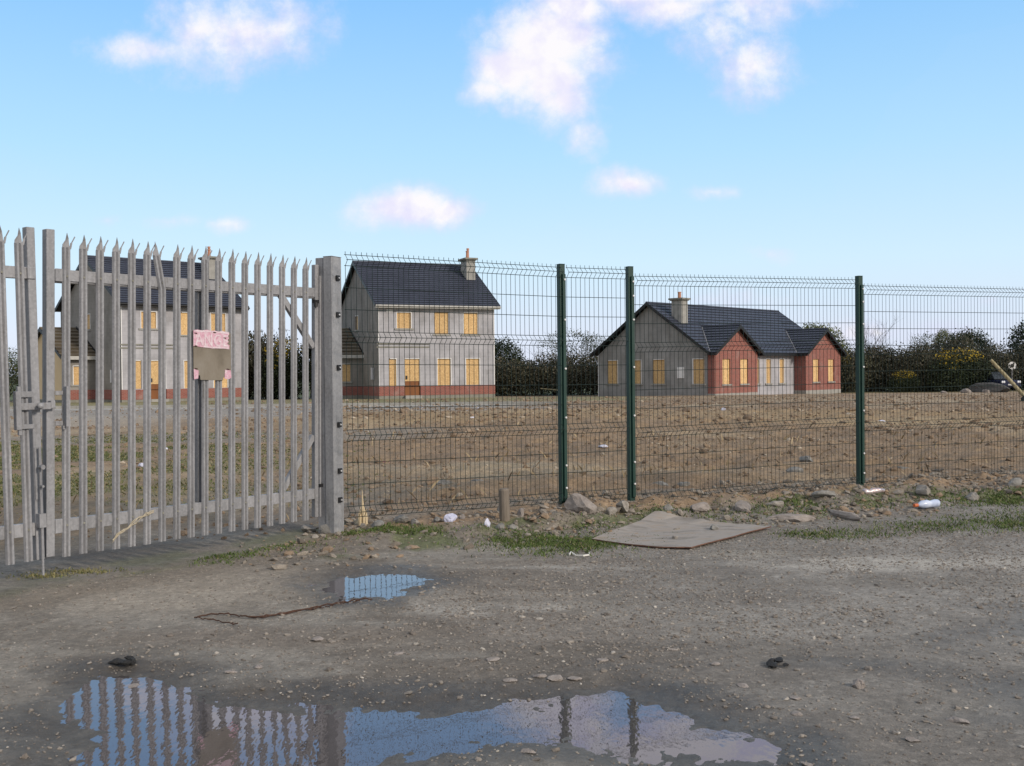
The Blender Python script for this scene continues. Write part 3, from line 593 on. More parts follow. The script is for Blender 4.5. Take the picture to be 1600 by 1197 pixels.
for i in (1, 2, 3, 4):
    px, py = FENCE[i]; d = np.array(FENCE[min(i + 1, 4)]) - np.array(FENCE[i - 1]); an = math.atan2(d[1], d[0]); z0, z1, bz = PZ[i]
    mb = MB(); mb.box((-.032, -.032, -.2), (.032, .032, z1)); mb.box((-.034, -.034, z1), (.034, .034, z1 + .006)); o = mb.build('post', M['green'], fn, loc=(px, py, 0), bevel=.005); o.rotation_euler = (0, 0, an)
    mb = MB(); mb.box((-.006, -.052, z0 + .06), (.030, -.0335, z1 - .10)); c_ = mb.build('cover_strip', M['green'], o, bevel=.003)
    for z in bz:
        mb = MB(); mb.tube([(.016, -.051, z), (.016, -.060, z), (.016, -.064, z)], [.0115, .0115, .006], 8); mb.build('bolt', M['boltm'], o)

# ------------------------------------------------------------------ houses
def wallpanel(mb, O, U, Nn, u0, u1, z0, z1, holes, dep=.14, m=0, mr=None):
    """wall plane through O along U (2d) with outward normal Nn (2d); holes (a,b,c,d) get reveals going inward"""
    us = sorted({u0, u1, *[h[0] for h in holes], *[h[1] for h in holes]}); zs = sorted({z0, z1, *[max(z0, h[2]) for h in holes], *[h[3] for h in holes]})
    pt = lambda u, z, e=0: (O[0] + U[0] * u - Nn[0] * e, O[1] + U[1] * u - Nn[1] * e, z)
    flip = U[0] * (-Nn[1]) - U[1] * (-Nn[0]) < 0
    def q(*p):
        p = p if not flip else p[::-1]; mb.quad(*p, m=m)
    for i in range(len(us) - 1):
        for j in range(len(zs) - 1):
            cu, cz = (us[i] + us[i + 1]) / 2, (zs[j] + zs[j + 1]) / 2
            if any(h[0] < cu < h[1] and h[2] < cz < h[3] for h in holes): continue
            q(pt(us[i], zs[j]), pt(us[i + 1], zs[j]), pt(us[i + 1], zs[j + 1]), pt(us[i], zs[j + 1]))
    for a, b, c, d in holes:
        for p1, p2 in (((a, c), (a, d)), ((b, d), (b, c)), ((a, d), (b, d)), ((b, c), (a, c))):
            mb.quad(pt(*p1), pt(*p1, dep), pt(*p2, dep), pt(*p2), m=m)
def slab(mb, O, U, Nn, u0, u1, z0, z1, e0, e1, m=0):
    """box on a wall between depths e0 (out +) and e1"""
    pt = lambda u, z, e: (O[0] + U[0] * u + Nn[0] * e, O[1] + U[1] * u + Nn[1] * e, z)
    i = len(mb.v); mb.v += [pt(u0, z0, e0), pt(u1, z0, e0), pt(u1, z0, e1), pt(u0, z0, e1), pt(u0, z1, e0), pt(u1, z1, e0), pt(u1, z1, e1), pt(u0, z1, e1)]
    for q in ((0, 3, 2, 1), (4, 5, 6, 7), (0, 1, 5, 4), (1, 2, 6, 5), (2, 3, 7, 6), (3, 0, 4, 7)): mb.f.append(tuple(i + k for k in q)); mb.m.append(m)
osbs = ['osb', 'osb', 'osb2', 'osb3']
def window(par, O, U, Nn, h, k='osb', sill=True, frame='white', name='window', ft=(1, 1, 1), sillm='conc'):
    a, b, c, d = h
    mb = MB(); slab(mb, O, U, Nn, a + .002, b - .002, c + .002, d - .002, -.10, -.075); w = mb.build(name, M[k], par)
    t = .045; mb = MB()
    if ft[0]: slab(mb, O, U, Nn, a + .003, a + t, c + .003, d - .003, -.074, .012)
    if ft[1]: slab(mb, O, U, Nn, b - t, b - .003, c + .003, d - .003, -.074, .012)
    if ft[2]: slab(mb, O, U, Nn, a + t + .001, b - t - .001, d - t, d - .003, -.074, .011)
    if sum(ft): mb.build('frame', M[frame], w)
    if sill: mb = MB(); slab(mb, O, U, Nn, a - .12, b + .12, c - .10, c - .002, -.07, .07); mb.build('sill', M[sillm], w)
    return w
def courses(mb, P0, P1, Q0, Q1, n, step=.055, m=0):
    """roof slope from eave line P0-P1 up to ridge line Q0-Q1 in n overlapping courses"""
    P0, P1, Q0, Q1 = map(Vector, (P0, P1, Q0, Q1)); nm = (P1 - P0).cross(Q0 - P0).normalized()
    if nm.z < 0: nm = -nm
    for k in range(n):
        a, b = k / n, (k + 1) / n
        A0 = P0.lerp(Q0, a) + nm * step; A1 = P1.lerp(Q1, a) + nm * step; B0 = P0.lerp(Q0, b); B1 = P1.lerp(Q1, b); C0 = P0.lerp(Q0, a); C1 = P1.lerp(Q1, a)
        mb.quad(A0, A1, B1, B0, m=m); mb.quad(C0, C1, A1, A0, m=m)
def gable_roof(par, x0, x1, yc, half, zr, ze, n, mtl='slate', edge='dark', fasc='fascia', axis='x', ends=(1, 1), over=.35, back=True, name='roof', xe=None, step=.055):
    """ridge along local x at y=yc, half-span incl. overhang"""
    T = (lambda x, y, z: (x, y, z)) if axis == 'x' else (lambda x, y, z: (y, x, z))
    mb = MB()
    for s in (-1, 1):
        courses(mb, T(x0, yc + s * half, ze), T(x1 if xe is None else xe, yc + s * half, ze), T(x0, yc, zr), T(x1, yc, zr), n, step)
    # underside
    for s in (-1, 1): mb.quad(T(x0, yc + s * half, ze - .06), T(x1 if xe is None else xe, yc + s * half, ze - .06), T(x1, yc, zr - .06), T(x0, yc, zr - .06), m=1)
    rf = mb.build(name, [M[mtl], M['dark']], par)
    mb = MB(); mb.tube([T(x0 - .01, yc, zr + .02), T(x1 + .01, yc, zr + .02)], .085, 6); mb.build('ridge_tiles', M[mtl], rf)
    for e, x in ((ends[0], x0), (ends[1], x1)):
        if not e: continue
        mb = MB()
        for s in (-1, 1):
            p = [(yc + s * half, ze - .17), (yc + s * half, ze + .04), (yc, zr + .05), (yc, zr - .18)]
            xo = x - .03 if x == x0 else x + .002
            mb.prism(p, lambda q, t: T(xo + t * .028, q[0], q[1]))
        mb.build('verge_board', M[edge], rf)
    return rf
def chimney(par, x0, x1, y0, y1, zb, zt, pots, m='conc'):
    mb = MB(); mb.box((x0, y0, zb), (x1, y1, zt)); ch = mb.build('chimney', M[m], par)
    mb = MB(); mb.box((x0 - .07, y0 - .07, zt), (x1 + .07, y1 + .07, zt + .06)); mb.box((x0 - .15, y0 - .15, zt + .06), (x1 + .15, y1 + .15, zt + .17)); mb.build('cap', M['concd'], ch)
    for (x, y, r, h) in pots:
        mb = MB(); mb.tube([(x, y, zt + .17), (x, y, zt + .17 + h * .85), (x, y, zt + .17 + h * .85), (x, y, zt + .17 + h)], [r, r * .88, r * 1.08, r * 1.05], 10); mb.build('chimney_pot', M['clay'], ch)
    mb = MB(); sk = .05; mb.box((x0 - sk, y0 - sk, zb), (x1 + sk, y1 + sk, zb + .02)); return ch

def village_house(loc, th, label, gutter, g1=True, var=0):
    e = empty('house', (loc[0], loc[1], 0), th); tag(e, label, 'house', 'boarded up two storey houses')
    w, d, ze, zr, zg = 7.85, 9.7, 5.66, 8.86, -.25
    F = ((0, 0), (1, 0), (0, -1)); G = ((0, 0), (0, 1), (-1, 0))
    fw = [(1.18, 2.20, 4.27, 5.31), (3.72, 4.67, 3.92, 5.33), (5.66, 6.73, 3.92, 5.35), (.70, 1.20, .66, 2.38), (3.85, 4.84, .64, 2.38), (5.80, 6.83, .64, 2.38)]
    door = (1.66, 2.74, .0, 2.38); gw = [(4.66, 5.42, 4.36, 5.33)]
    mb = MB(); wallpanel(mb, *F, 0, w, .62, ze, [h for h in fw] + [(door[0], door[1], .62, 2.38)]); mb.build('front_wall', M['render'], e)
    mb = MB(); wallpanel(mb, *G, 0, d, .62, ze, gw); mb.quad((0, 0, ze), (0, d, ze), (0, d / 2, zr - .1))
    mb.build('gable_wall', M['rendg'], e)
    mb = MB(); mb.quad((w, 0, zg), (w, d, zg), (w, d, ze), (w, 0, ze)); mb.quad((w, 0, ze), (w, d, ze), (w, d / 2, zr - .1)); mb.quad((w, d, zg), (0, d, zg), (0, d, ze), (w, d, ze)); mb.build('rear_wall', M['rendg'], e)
    # brick plinth, proud of the render, and its concrete base
    mb = MB()
    for a, b in ((-.03, door[0]), (door[1], w + .01)): mb.box((a, -.03, .03), (b, .10, .62))
    mb.box((-.03, .101, .03), (.10, 3.74, .62)); mb.build('brick_plinth', M['brick'], e)
    mb = MB(); mb.box((-.015, -.015, zg), (w, .12, .029)); mb.box((-.015, .121, zg), (.12, d, .029)); mb.build('concrete_base', M['concd'], e)
    sp = [(1, 1, 1)] * 6
    for i, h in enumerate(fw): window(e, *F, h, osbs[(i * 3 + var) % 4], sill=i < 3, frame='white', ft=((1, 1, 1), (0, 0, 0), (1, 1, 1), (0, 1, 1), (1, 1, 1), (1, 1, 1))[i] if var else ((1, 1, 1), (0, 0, 1), (1, 1, 1), (1, 0, 1), (1, 0, 1), (1, 1, 1))[i])
    window(e, *G, gw[0], 'osb2', frame='white', ft=(1, 0, 1))
    # door: brown leaf with a board over its upper part
    mb = MB(); slab(mb, *F, door[0] + .003, door[1] - .003, .03, 2.37, -.12, -.09); dr = mb.build('door', M['brown'], e)
    mb = MB(); slab(mb, *F, door[0] + .06, door[1] - .06, .93, 2.33, -.088, -.06); mb.build('board', M['osb'], dr)
    mb = MB(); slab(mb, *F, door[0] + .12, door[0] + .22, 1.05, 1.28, -.058, -.02); mb.build('lock_plate', M['black'], dr)
    mb = MB(); slab(mb, *F, door[0] + .003, door[0] + .055, .64, 2.375, -.085, .012); slab(mb, *F, door[1] - .055, door[1] - .003, .64, 2.375, -.085, .012); slab(mb, *F, door[0] + .056, door[1] - .056, 2.335, 2.375, -.085, .011); mb.build('door_frame', M['white'], dr)
    mb = MB(); slab(mb, *F, door[0], door[1], zg, .028, .0, .30); mb.build('doorstep', M['conc'], e)
    # corner beads
    for x in (-.004, w - .045):
        mb = MB(); mb.box((x, -.010, .64), (x + .05, -.001, ze - .1)); mb.build('corner_bead', M['white'], e)
    # string course left for a porch canopy
    mb = MB(); mb.box((-.10, -.06, 3.26), (3.35, -.001, 3.33)); mb.box((-.12, -.035, 3.05), (3.35, -.002, 3.13)); mb.build('string_course', M['concd'], e)
    # meter box on the gable
    mb = MB(); slab(mb, *G, .92, 1.50, 1.06, 1.80, .002, .05); bx = mb.build('meter_box', M['render'], e)
    mb = MB(); slab(mb, *G, .88, .98, 1.05, 1.81, .051, .075); slab(mb, *G, 1.42, 1.52, 1.05, 1.81, .051, .075); mb.build('box_edge', M['white'], bx)
    if var:
        mb = MB(); mb.box((.55, -.006, 5.28), (.95, -.001, 5.44)); mb.build('white_patch', M['white'], e)
    rf = gable_roof(e, -.27, w + .27, d / 2, d / 2 + .38, zr, ze + .08, 20)
    mb = MB(); mb.box((-.27, -.41, ze - .13), (w + .27, -.37, ze + .05)); mb.box((-.26, -.369, ze - .12), (w + .26, -.02, ze - .09)); mb.build('fascia', M['fascia' if gutter == 'pale' else 'dark'], rf)
    mb = MB(); mb.tube([(-.27, -.47, ze + .0), (w + .27, -.47, ze + .0)], .055, 8); mb.build('gutter', M['dark' if gutter != 'pale' else 'fascia'], rf)
    chimney(rf, 7.05, 7.68, 2.85, 3.95, 7.3, 9.02, [(7.25, 3.2, .11, .50), (7.42, 3.55, .09, .72)])
    # side wing
    wx, v0, v1, vr, wze, wzr = -2.03, 3.76, 10.2, 6.98, 2.62, 4.45
    FW = ((0, v0), (1, 0), (0, -1)); GW = ((wx, 0), (0, 1), (-1, 0))
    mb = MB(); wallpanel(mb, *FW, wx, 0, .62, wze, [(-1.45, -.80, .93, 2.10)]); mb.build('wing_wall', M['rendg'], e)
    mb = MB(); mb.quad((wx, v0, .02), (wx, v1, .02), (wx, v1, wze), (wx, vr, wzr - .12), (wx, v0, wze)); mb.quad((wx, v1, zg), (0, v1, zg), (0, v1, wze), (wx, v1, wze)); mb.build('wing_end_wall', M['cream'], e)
    mb = MB(); mb.box((wx + .001, v0 - .03, .03), (-.001, v0 + .1, .62)); mb.build('wing_plinth', M['brick'], e)
    mb = MB(); mb.box((wx + .001, v0 - .015, zg), (-.016, v0 + .1, .029)); mb.box((wx - .01, v0 + .1, zg), (wx + .1, v1, .018)); mb.build('wing_base', M['concd'], e)
    window(e, *FW, (-1.45, -.80, .93, 2.10), 'osb', ft=(1, 0, 1))
    wr = gable_roof(e, wx - .22, -.001, vr, (v1 - v0) / 2 + .35, wzr, wze + .02, 8, 'tile', ends=(1, 0), name='wing_roof', step=.10)
    mb = MB(); mb.box((wx - .2, v0 - .39, wze - .17), (-.002, v0 - .34, wze + .04)); mb.build('fascia', M['fascia'], wr)
    mb = MB(); mb.bar((-.02, v0 - .36, wze + .10), (-.02, vr, wzr + .12), .05, .12); mb.build('flashing', M['dark'], wr)
    return e
H1 = (-22.944, 62.087); H2 = (-8.324, 65.961)
village_house(H1, R(42.697), 'grey two storey boarded house behind the gate, with black gutter and fascia', 'black', var=0)
village_house(H2, R(23.459), 'grey two storey boarded house behind the first mesh panel, with pale fascia', 'pale', var=1)

# bungalow
def bungalow():
    e = empty('bungalow', (12.40, 67.046, 0), R(46.076)); tag(e, 'long grey boarded bungalow with two red brick gables behind the right mesh panels', 'bungalow')
    w, d, ze, zr, zg = 16.3, 8.915, 2.52, 5.93, -.45; F = ((0, 0), (1, 0), (0, -1)); G = ((0, 0), (0, 1), (-1, 0))
    gw = [(7.16, 8.09, .58, 2.2), (5.17, 6.05, .58, 2.2), (3.30, 4.26, .58, 2.21), (.22, 1.12, .58, 2.2)]
    fw = [(5.62, 6.30, .50, 2.2), (7.15, 7.85, .50, 2.2), (8.94, 9.66, .50, 2.2)]
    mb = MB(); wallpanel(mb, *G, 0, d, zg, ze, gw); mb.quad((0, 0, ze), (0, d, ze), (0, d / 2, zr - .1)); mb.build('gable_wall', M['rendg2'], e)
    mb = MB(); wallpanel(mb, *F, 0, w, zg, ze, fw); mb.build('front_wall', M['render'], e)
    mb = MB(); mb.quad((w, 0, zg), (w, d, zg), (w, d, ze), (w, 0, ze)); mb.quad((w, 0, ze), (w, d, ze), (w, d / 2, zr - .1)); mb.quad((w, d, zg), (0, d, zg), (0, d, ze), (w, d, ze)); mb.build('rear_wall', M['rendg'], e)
    ks = ['osb2', 'osb2', 'osb2', 'osb2']; fts = [(1, 0, 1), (1, 0, 1), (0, 0, 1), (0, 1, 1)]
    for i, h in enumerate(gw): window(e, *G, h, ks[i], ft=fts[i])
    for h in fw: window(e, *F, h, 'osb2', ft=(1, 1, 1))
    mb = MB(); slab(mb, *G, 1.74, 2.26, .94, 1.66, .002, .05); mb.build('meter_box', M['white'], e)
    mb = MB(); mb.box((-.012, d - .05, zg), (-.001, d, ze)); mb.build('corner_bead', M['white'], e)
    sl = (zr - ze - .05) / (d / 2 + .38)
    rf = gable_roof(e, -.38, w + .38, d / 2, d / 2 + .40, zr, ze + .04, 16)
    mb = MB()
    for a, b_ in ((-.36, -.24), (5.50, 10.73)): mb.box((a, -.43, ze - .14), (b_, -.39, ze + .03)); mb.box((a + .01, -.389, ze - .13), (b_ - .01, -.02, ze - .10))
    mb.build('fascia', M['dark'], rf)
    chimney(rf, .62, 1.32, 2.35, 3.15, 3.9, 6.03, [(.97, 2.75, .12, .42)], 'conc')
    for (u0, u1, pr, wn) in ((.06, 5.20, .52, [(.96, 1.86, .54, 2.15), (3.08, 4.01, .54, 2.15)]), (11.03, 16.22, .90, [(12.09, 12.92, .54, 2.15), (14.33, 15.19, .54, 2.15)])):
        Fb = ((0, -pr), (1, 0), (0, -1)); uc = (u0 + u1) / 2; zt = 4.32
        mb = MB(); wallpanel(mb, *Fb, u0, u1, -.05, ze, wn); mb.quad((u0, -pr, ze), (u1, -pr, ze), (uc, -pr, zt - .08))
        mb.quad((u0, -.001, -.05), (u0, -pr, -.05), (u0, -pr, ze), (u0, -.001, ze)); mb.quad((u1, -pr, -.05), (u1, -.001, -.05), (u1, -.001, ze), (u1, -pr, ze)); bw = mb.build('brick_gable', M['brick'], e)
        mb = MB(); mb.box((u0 - .01, -pr - .012, zg), (u1 + .01, -.002, -.051)); mb.build('concrete_base', M['conc'], bw)
        for h in wn: window(e, *Fb, h, 'osb3', frame='white', ft=(0, 0, 0))
        # roof of the projection runs back into the main slope
        yb = (zt - ze - .04) * (d / 2 + .4) / (zr - ze - .04) - .4 + .15; r2 = gable_roof(e, -pr - .32, yb, uc, (u1 - u0) / 2 + .32, zt, ze + .03, 10, axis='y', ends=(1, 0), name='projection_roof', xe=-.30)
        mb = MB()
        for s, u in ((-1, u0 - .34), (1, u1 + .30)): mb.box((u, -pr - .30, ze - .15), (u + .04, -.39, ze + .02))
        mb.build('fascia', M['dark'], r2)
        # lead valley on the viewer-left side
        zz = lambda y: ze + .04 + (y + .4) * (zr - ze - .04) / (d / 2 + .4)
        yv = (zt - ze - .04) * (d / 2 + .4) / (zr - ze - .04) - .4
        mb = MB(); mb.bar((u0 - .32, -.38, ze + .10), (uc, yv, zt + .05), .07, .02); mb.build('valley', M['lead'], r2)
    for z in range(9):   # quoins on the gable side of the first projection
        pass
    return e
M['lead'] = mottled('lead_flashing', (.12, .12, .13), (.18, .18, .19), 2, .6, 0, 0)
bungalow()

# two far white bungalows over the hedge
def far_house(x, y, z, w, label, rz):
    e = empty('house', (x, y, z), rz); tag(e, label, 'house', 'white houses far beyond the hedge')
    mb = MB(); wallpanel(mb, (-w / 2, -4), (1, 0), (0, -1), 0, w, 0, 3, [(1, 2.2, 1, 2.3), (w - 2.4, w - 1.2, 1, 2.3)]); mb.box((-w / 2, -3.99, 0), (w / 2, 4, 2.99)); mb.build('wall', M['white'], e)
    gable_roof(e, -w / 2 - .3, w / 2 + .3, 0, 4.4, 5.6, 3.0, 8)
    for a in (1, w - 2.4): window(e, (-w / 2, -4), (1, 0), (0, -1), (a, a + 1.2, 1, 2.3), 'glass', sill=False)
#far_house(74, 222, 1.2, 7, 'small white house seen just right of the third green post', R(10)); far_house(88, 230, 1.4, 12, 'wide white house above the gorse in the right hedge', R(-6))

# ------------------------------------------------------------------ vegetation
def foliage(n, lobes, size, ca, cb, cc=(.2, .2, .08), pc=.1, thin=.5, cut=0.0):
    L_ = np.array([l[:3] for l in lobes]); Rr_ = np.array([l[3:6] for l in lobes]); p = Rr_.prod(1); k = rng.choice(len(lobes), n, p=p / p.sum())
    u = rng.normal(size=(n, 3)); u /= np.linalg.norm(u, axis=1)[:, None]; r = rng.uniform(.35, 1.0, n) ** .5 * (1 + rng.normal(0, .09, n))
    Pp = L_[k] + u * r[:, None] * Rr_[k]
    nz = vnoise(Pp[:, 0] * 1.6 + Pp[:, 2], Pp[:, 1] * 1.6 - Pp[:, 2] * 1.4, 5); Pp = Pp[(nz > cut) & (Pp[:, 2] > .02)]; n = len(Pp)
    a = rng.normal(size=(n, 3)); a /= np.linalg.norm(a, axis=1)[:, None]; b = rng.normal(size=(n, 3)); b -= (a * b).sum(1)[:, None] * a; b /= np.linalg.norm(b, axis=1)[:, None]
    s = size * rng.uniform(.5, 1.4, (n, 1)); V = np.stack([Pp - a * s, Pp - b * s * thin, Pp + a * s, Pp + b * s * thin], 1).reshape(-1, 3)
    F = np.arange(n * 4).reshape(-1, 4); T = tones(n, ca, cb, cc, pc) * (.75 + .5 * vnoise(Pp[:, 0] * 2, Pp[:, 2] * 2 + Pp[:, 1], 8))[:, None]
    return V, F, np.repeat(T, 4, 0)
def branches(mb, h, spread, n=5, depth=3, r=.05, seed=0, base=(0, 0, 0), lift=.75):
    rn = random.Random(seed)
    def grow(p, d, l, r, k):
        pts = [p]; q = Vector(p); dd = Vector(d)
        for i in range(3):
            dd = (dd + Vector((rn.uniform(-.25, .25), rn.uniform(-.25, .25), rn.uniform(-.05, .2)))).normalized(); q = q + dd * l / 3; pts.append(tuple(q))
        mb.tube(pts, [r, r * .85, r * .7, r * .5], 4 if k < 2 else 3, cap=False)
        if k < depth:
            for i in range(rn.randint(2, 4)):
                v = Vector((rn.uniform(-1, 1), rn.uniform(-1, 1), rn.uniform(.1, 1) * lift)) * .9 + dd * .7; grow(pts[rn.choice((1, 2, 3))], v.normalized(), l * rn.uniform(.55, .8), r * .5, k + 1)
    for i in range(n):
        a = 6.28 * i / n + rn.uniform(-.4, .4); grow((base[0] + rn.uniform(-.1, .1), base[1] + rn.uniform(-.1, .1), base[2]), Vector((math.cos(a) * spread, math.sin(a) * spread, 1)).normalized(), h * rn.uniform(.4, .55), r, 0)
def plant(kind, loc, label, cat, group, fol, nb=(3, .7, 6, 3, .05), seed=0, flowers=None, sc=1, fol_name='foliage', br_name='branches'):
    e = empty(kind, loc); tag(e, label, cat, group)
    mb = MB(); branches(mb, nb[0], nb[1], nb[2], nb[3], nb[4], seed); mb.build(br_name, M['bark'], e)
    if fol is not None: link(fol_name, npmesh('foliage', *fol), M['leaf'], e)
    if flowers is not None: link('flowers', npmesh('flowers', *flowers), M['leaf'], e)
    return e
def copy_tree(o, loc, rz, s, label=None):
    c = o.copy(); C.objects.link(c); c.location = loc; c.rotation_euler = (0, 0, rz); c.scale = s
    if label: c['label'] = label
    for ch in list(o.children):
        k = ch.copy(); C.objects.link(k); k.parent = c
    return c
def lobes_for(seed, w, h, n=7):
    rn = random.Random(seed); return [(rn.uniform(-w, w) * .6, rn.uniform(-w, w) * .5, h * rn.uniform(.3, .66), w * rn.uniform(.45, .7), w * rn.uniform(.45, .7), h * rn.uniform(.25, .42)) for _ in range(n)] + [(0, 0, h * .35, w * .95, w * .8, h * .38)]
OL = ((.026, .028, .016), (.075, .072, .042), (.13, .112, .082)); DG = ((.012, .020, .009), (.032, .045, .018), (.06, .07, .03)); YG = ((.06, .08, .02), (.15, .17, .06), (.25, .24, .10))
hedge_lbl = 'dark olive twiggy thicket shrub'
protoA = plant('shrub', (-1.5, 80, -.4), 'dark olive shrub right against the right wall of the pale fascia house', 'shrub', 'shrubs of the hedge beyond the field', foliage(9000, lobes_for(1, 2.3, 3.4), .085, *OL, .14, .45), seed=1)
protoB = plant('shrub', (.9, 79.5, -.4), 'low olive shrub left of centre in the middle gap', 'shrub', 'shrubs of the hedge beyond the field', foliage(9000, lobes_for(2, 2.3, 3.1), .085, *OL, .14, .45), seed=2)
protoC = plant('shrub', (3.2, 80.4, -.4), 'olive brown shrub in front of the thin leafed tree', 'shrub', 'shrubs of the hedge beyond the field', foliage(9000, lobes_for(3, 2.4, 3.4), .085, *OL, .22, .45, cut=.1), seed=3)
YEL = ((.30, .21, .02), (.46, .33, .03), (.12, .11, .04))
gorse = plant('gorse_bush', (-15.6, 73.5, -.4), 'gorse bush with yellow flowers beside the sand coloured wing', 'gorse', 'flowering gorse bushes in the hedge', foliage(9000, lobes_for(4, 2.0, 4.3), .08, *DG, .1, .45), seed=4,
    flowers=foliage(750, [(0, -.9, 3.5, 1.5, .9, .75), (-1.0, -1.3, 2.5, .8, .4, .4)], .06, *YEL, .2, .7, cut=.4))
hl = 'shrubs of the hedge beyond the field'
def sh(p, x, y, s, lab, z=-.4, rz=None): return copy_tree(p, (x, y, z), random.uniform(0, 6.28) if rz is None else rz, s, lab)
sh(protoC, 5.4, 79.6, (1, 1, 1.0), 'olive shrub against the left wall of the bungalow'); sh(protoA, 7.6, 81, (1, 1, 1.1), 'olive shrub mostly hidden behind the bungalow gable')
sh(protoB, -4.4, 81.5, (1.1, 1.1, 1.1), 'shrub mostly hidden behind the pale fascia house')
sh(protoB, -18.9, 75.5, (.9, .9, 1.75), 'tall dark shrub beside the right corner of the black gutter house'); sh(protoA, -17.2, 76, (.9, .9, 1.6), 'tall dark shrub between the two grey houses, left of the gorse')
sh(protoC, -21.5, 77, (1, 1, 1.3), 'shrub showing only past the rear corner of the black gutter house')
sh(protoA, -13.0, 79, (1, 1, 1.1), 'shrub hidden mostly by the sand coloured wing')
labs = ['olive shrub just right of the bungalow brick gable', 'brownish shrub behind the third green post', 'shrub under the bare branching tree', 'broad twiggy shrub right of the bare tree', 'shrub left of the right hand gorse bush', 'tall olive shrub right of the gorse flowers', 'shrub left of the grey soil heap', 'shrub behind the grey soil heap', 'shrub behind the parked car', 'shrub at the right picture edge']
xs_ = [25.6, 27.4, 29.0, 30.6, 32.4, 34.4, 36.0, 37.8, 39.8, 41.6]; hs_ = [1.15, 1.3, 1.15, 1.2, 1.35, 1.4, 1.25, 1.1, 1.0, 1.25]
for i, (x, h, l) in enumerate(zip(xs_, hs_, labs)): sh((protoA, protoB, protoC)[i % 3], x, 81 + (i % 3) * .8 + (2 if i > 6 else 0), (.95, .95, h), l, -.45)
go2 = copy_tree(gorse, (33.4, 80.0, -.45), .15, (1.3, 1.1, .80), 'gorse bush with a yellow band of flowers high in the right hedge')
go3 = copy_tree(gorse, (29.4, 79.6, -.6), .0, (.6, .6, .45), 'small low gorse bush with yellow flowers at the foot of the right hedge')
go4 = copy_tree(gorse, (24.9, 80.6, -.45), 1.0, (.5, .5, .78), 'gorse bush with a yellow patch just left of the third green post')
round_bush = plant('round_tree', (-.9, 83.5, -.4), 'dense round dark tree rising just right of the pale fascia house', 'tree', 'trees beyond the field', foliage(11000, [(0, 0, 2.6, 1.9, 1.8, 1.9), (-1.2, 0, 3.0, 1.3, 1.2, 1.4), (1.0, 0, 1.8, 1.3, 1.2, 1.4)], .085, *DG, .1, .5), nb=(3.2, .4, 4, 2, .09), seed=6, fol_name='crown', br_name='trunk')
thin1 = plant('thin_tree', (4.4, 83, -.4), 'thin leafed tree with see through crown left of the bungalow', 'tree', 'trees beyond the field', foliage(2600, [(0, 0, 4.2, 2.2, 1.5, 1.0), (1.2, 0, 4.0, 1.4, 1, 1.1), (-1.5, 0, 3.6, 1.2, 1, .9), (.3, 0, 2.8, 2.0, 1.5, 1.0)], .065, (.04, .055, .03), (.09, .11, .06), (.16, .15, .1), .2, .5, cut=.35), nb=(5.0, .75, 7, 3, .05), seed=7, fol_name='crown', br_name='trunk')
copy_tree(thin1, (6.4, 82.4, -.5), 2.0, (.7, .7, .95), 'thin leafed tree showing above the left eave of the bungalow')
bare = plant('bare_tree', (28.2, 83, -.4), 'leafless branching tree standing above the hedge right of the third green post', 'tree', 'trees beyond the field', None, nb=(5.4, .55, 6, 4, .05), seed=9, br_name='trunk')
pine = plant('pale_tree', (27.2, 93, -.4), 'light green tree behind the right end of the bungalow', 'tree', 'trees beyond the field', foliage(9000, [(0, 0, 4.3, 2.0, 1.8, 1.5), (-1.0, 0, 5.0, 1.0, 1, 1.0), (1.6, 0, 3.2, 1.2, 1.2, 1.2), (0, 0, 2.2, 1.8, 1.6, 1.5)], .085, *YG, .15, .5, cut=.2), nb=(5, .5, 5, 3, .1), seed=10, fol_name='crown', br_name='trunk')
copy_tree(thin1, (33.0, 84, -.5), 1.0, (.8, .8, .93), 'thin twiggy tree above the gorse in the right hedge')
copy_tree(round_bush, (39.2, 90, -.4), .4, (1, 1, 1.12), 'dark evergreen tree behind the round sign'); copy_tree(pine, (37.3, 91, -.4), .8, (.5, .5, .88), 'small yellowish tree left of the dark evergreen')
copy_tree(round_bush, (43.6, 88, -.4), 1.4, (1.2, 1.2, 1.3), 'dark tree cut off by the right picture edge')
# spiky shrub left of the first house
e = plant('spiky_shrub', (-36.9, 77, -.4), 'spiky loose shrub left of the black gutter house, seen through the gate', 'shrub', None, foliage(3500, [(0, 0, 2.0, 1.6, 1.6, 1.6), (.7, 0, 3.0, .9, .9, 1.0), (-.8, 0, 2.6, .9, .9, .9)], .14, (.03, .045, .018), (.09, .11, .05), (.22, .2, .06), .12, .16, cut=.25), nb=(4.2, .6, 7, 3, .04), seed=12)
copy_tree(protoA, (-34.6, 79, -.4), 0, (1, 1, 1.0), 'shrub at the foot of the spiky shrub'); copy_tree(protoB, (-39.5, 78, -.4), 1, (1, 1, 1.05), 'shrub at the left picture edge beyond the gate')
# distant tree line
V, F, T = foliage(26000, [(x, random.uniform(-6, 6), 1.6 + random.uniform(0, 1.0), 9, 4, 2.2 + random.uniform(0, 1.8)) for x in range(-180, 190, 9)], .34, (.03, .036, .022), (.06, .066, .045), (.09, .08, .06), .1, .5)
o = link('distant_trees', npmesh('distant_trees', V, F, T), M['leaf'], loc=(0, 250, -.4)); tag(o, 'low dark line of distant trees along the horizon', 'trees', kind='stuff')

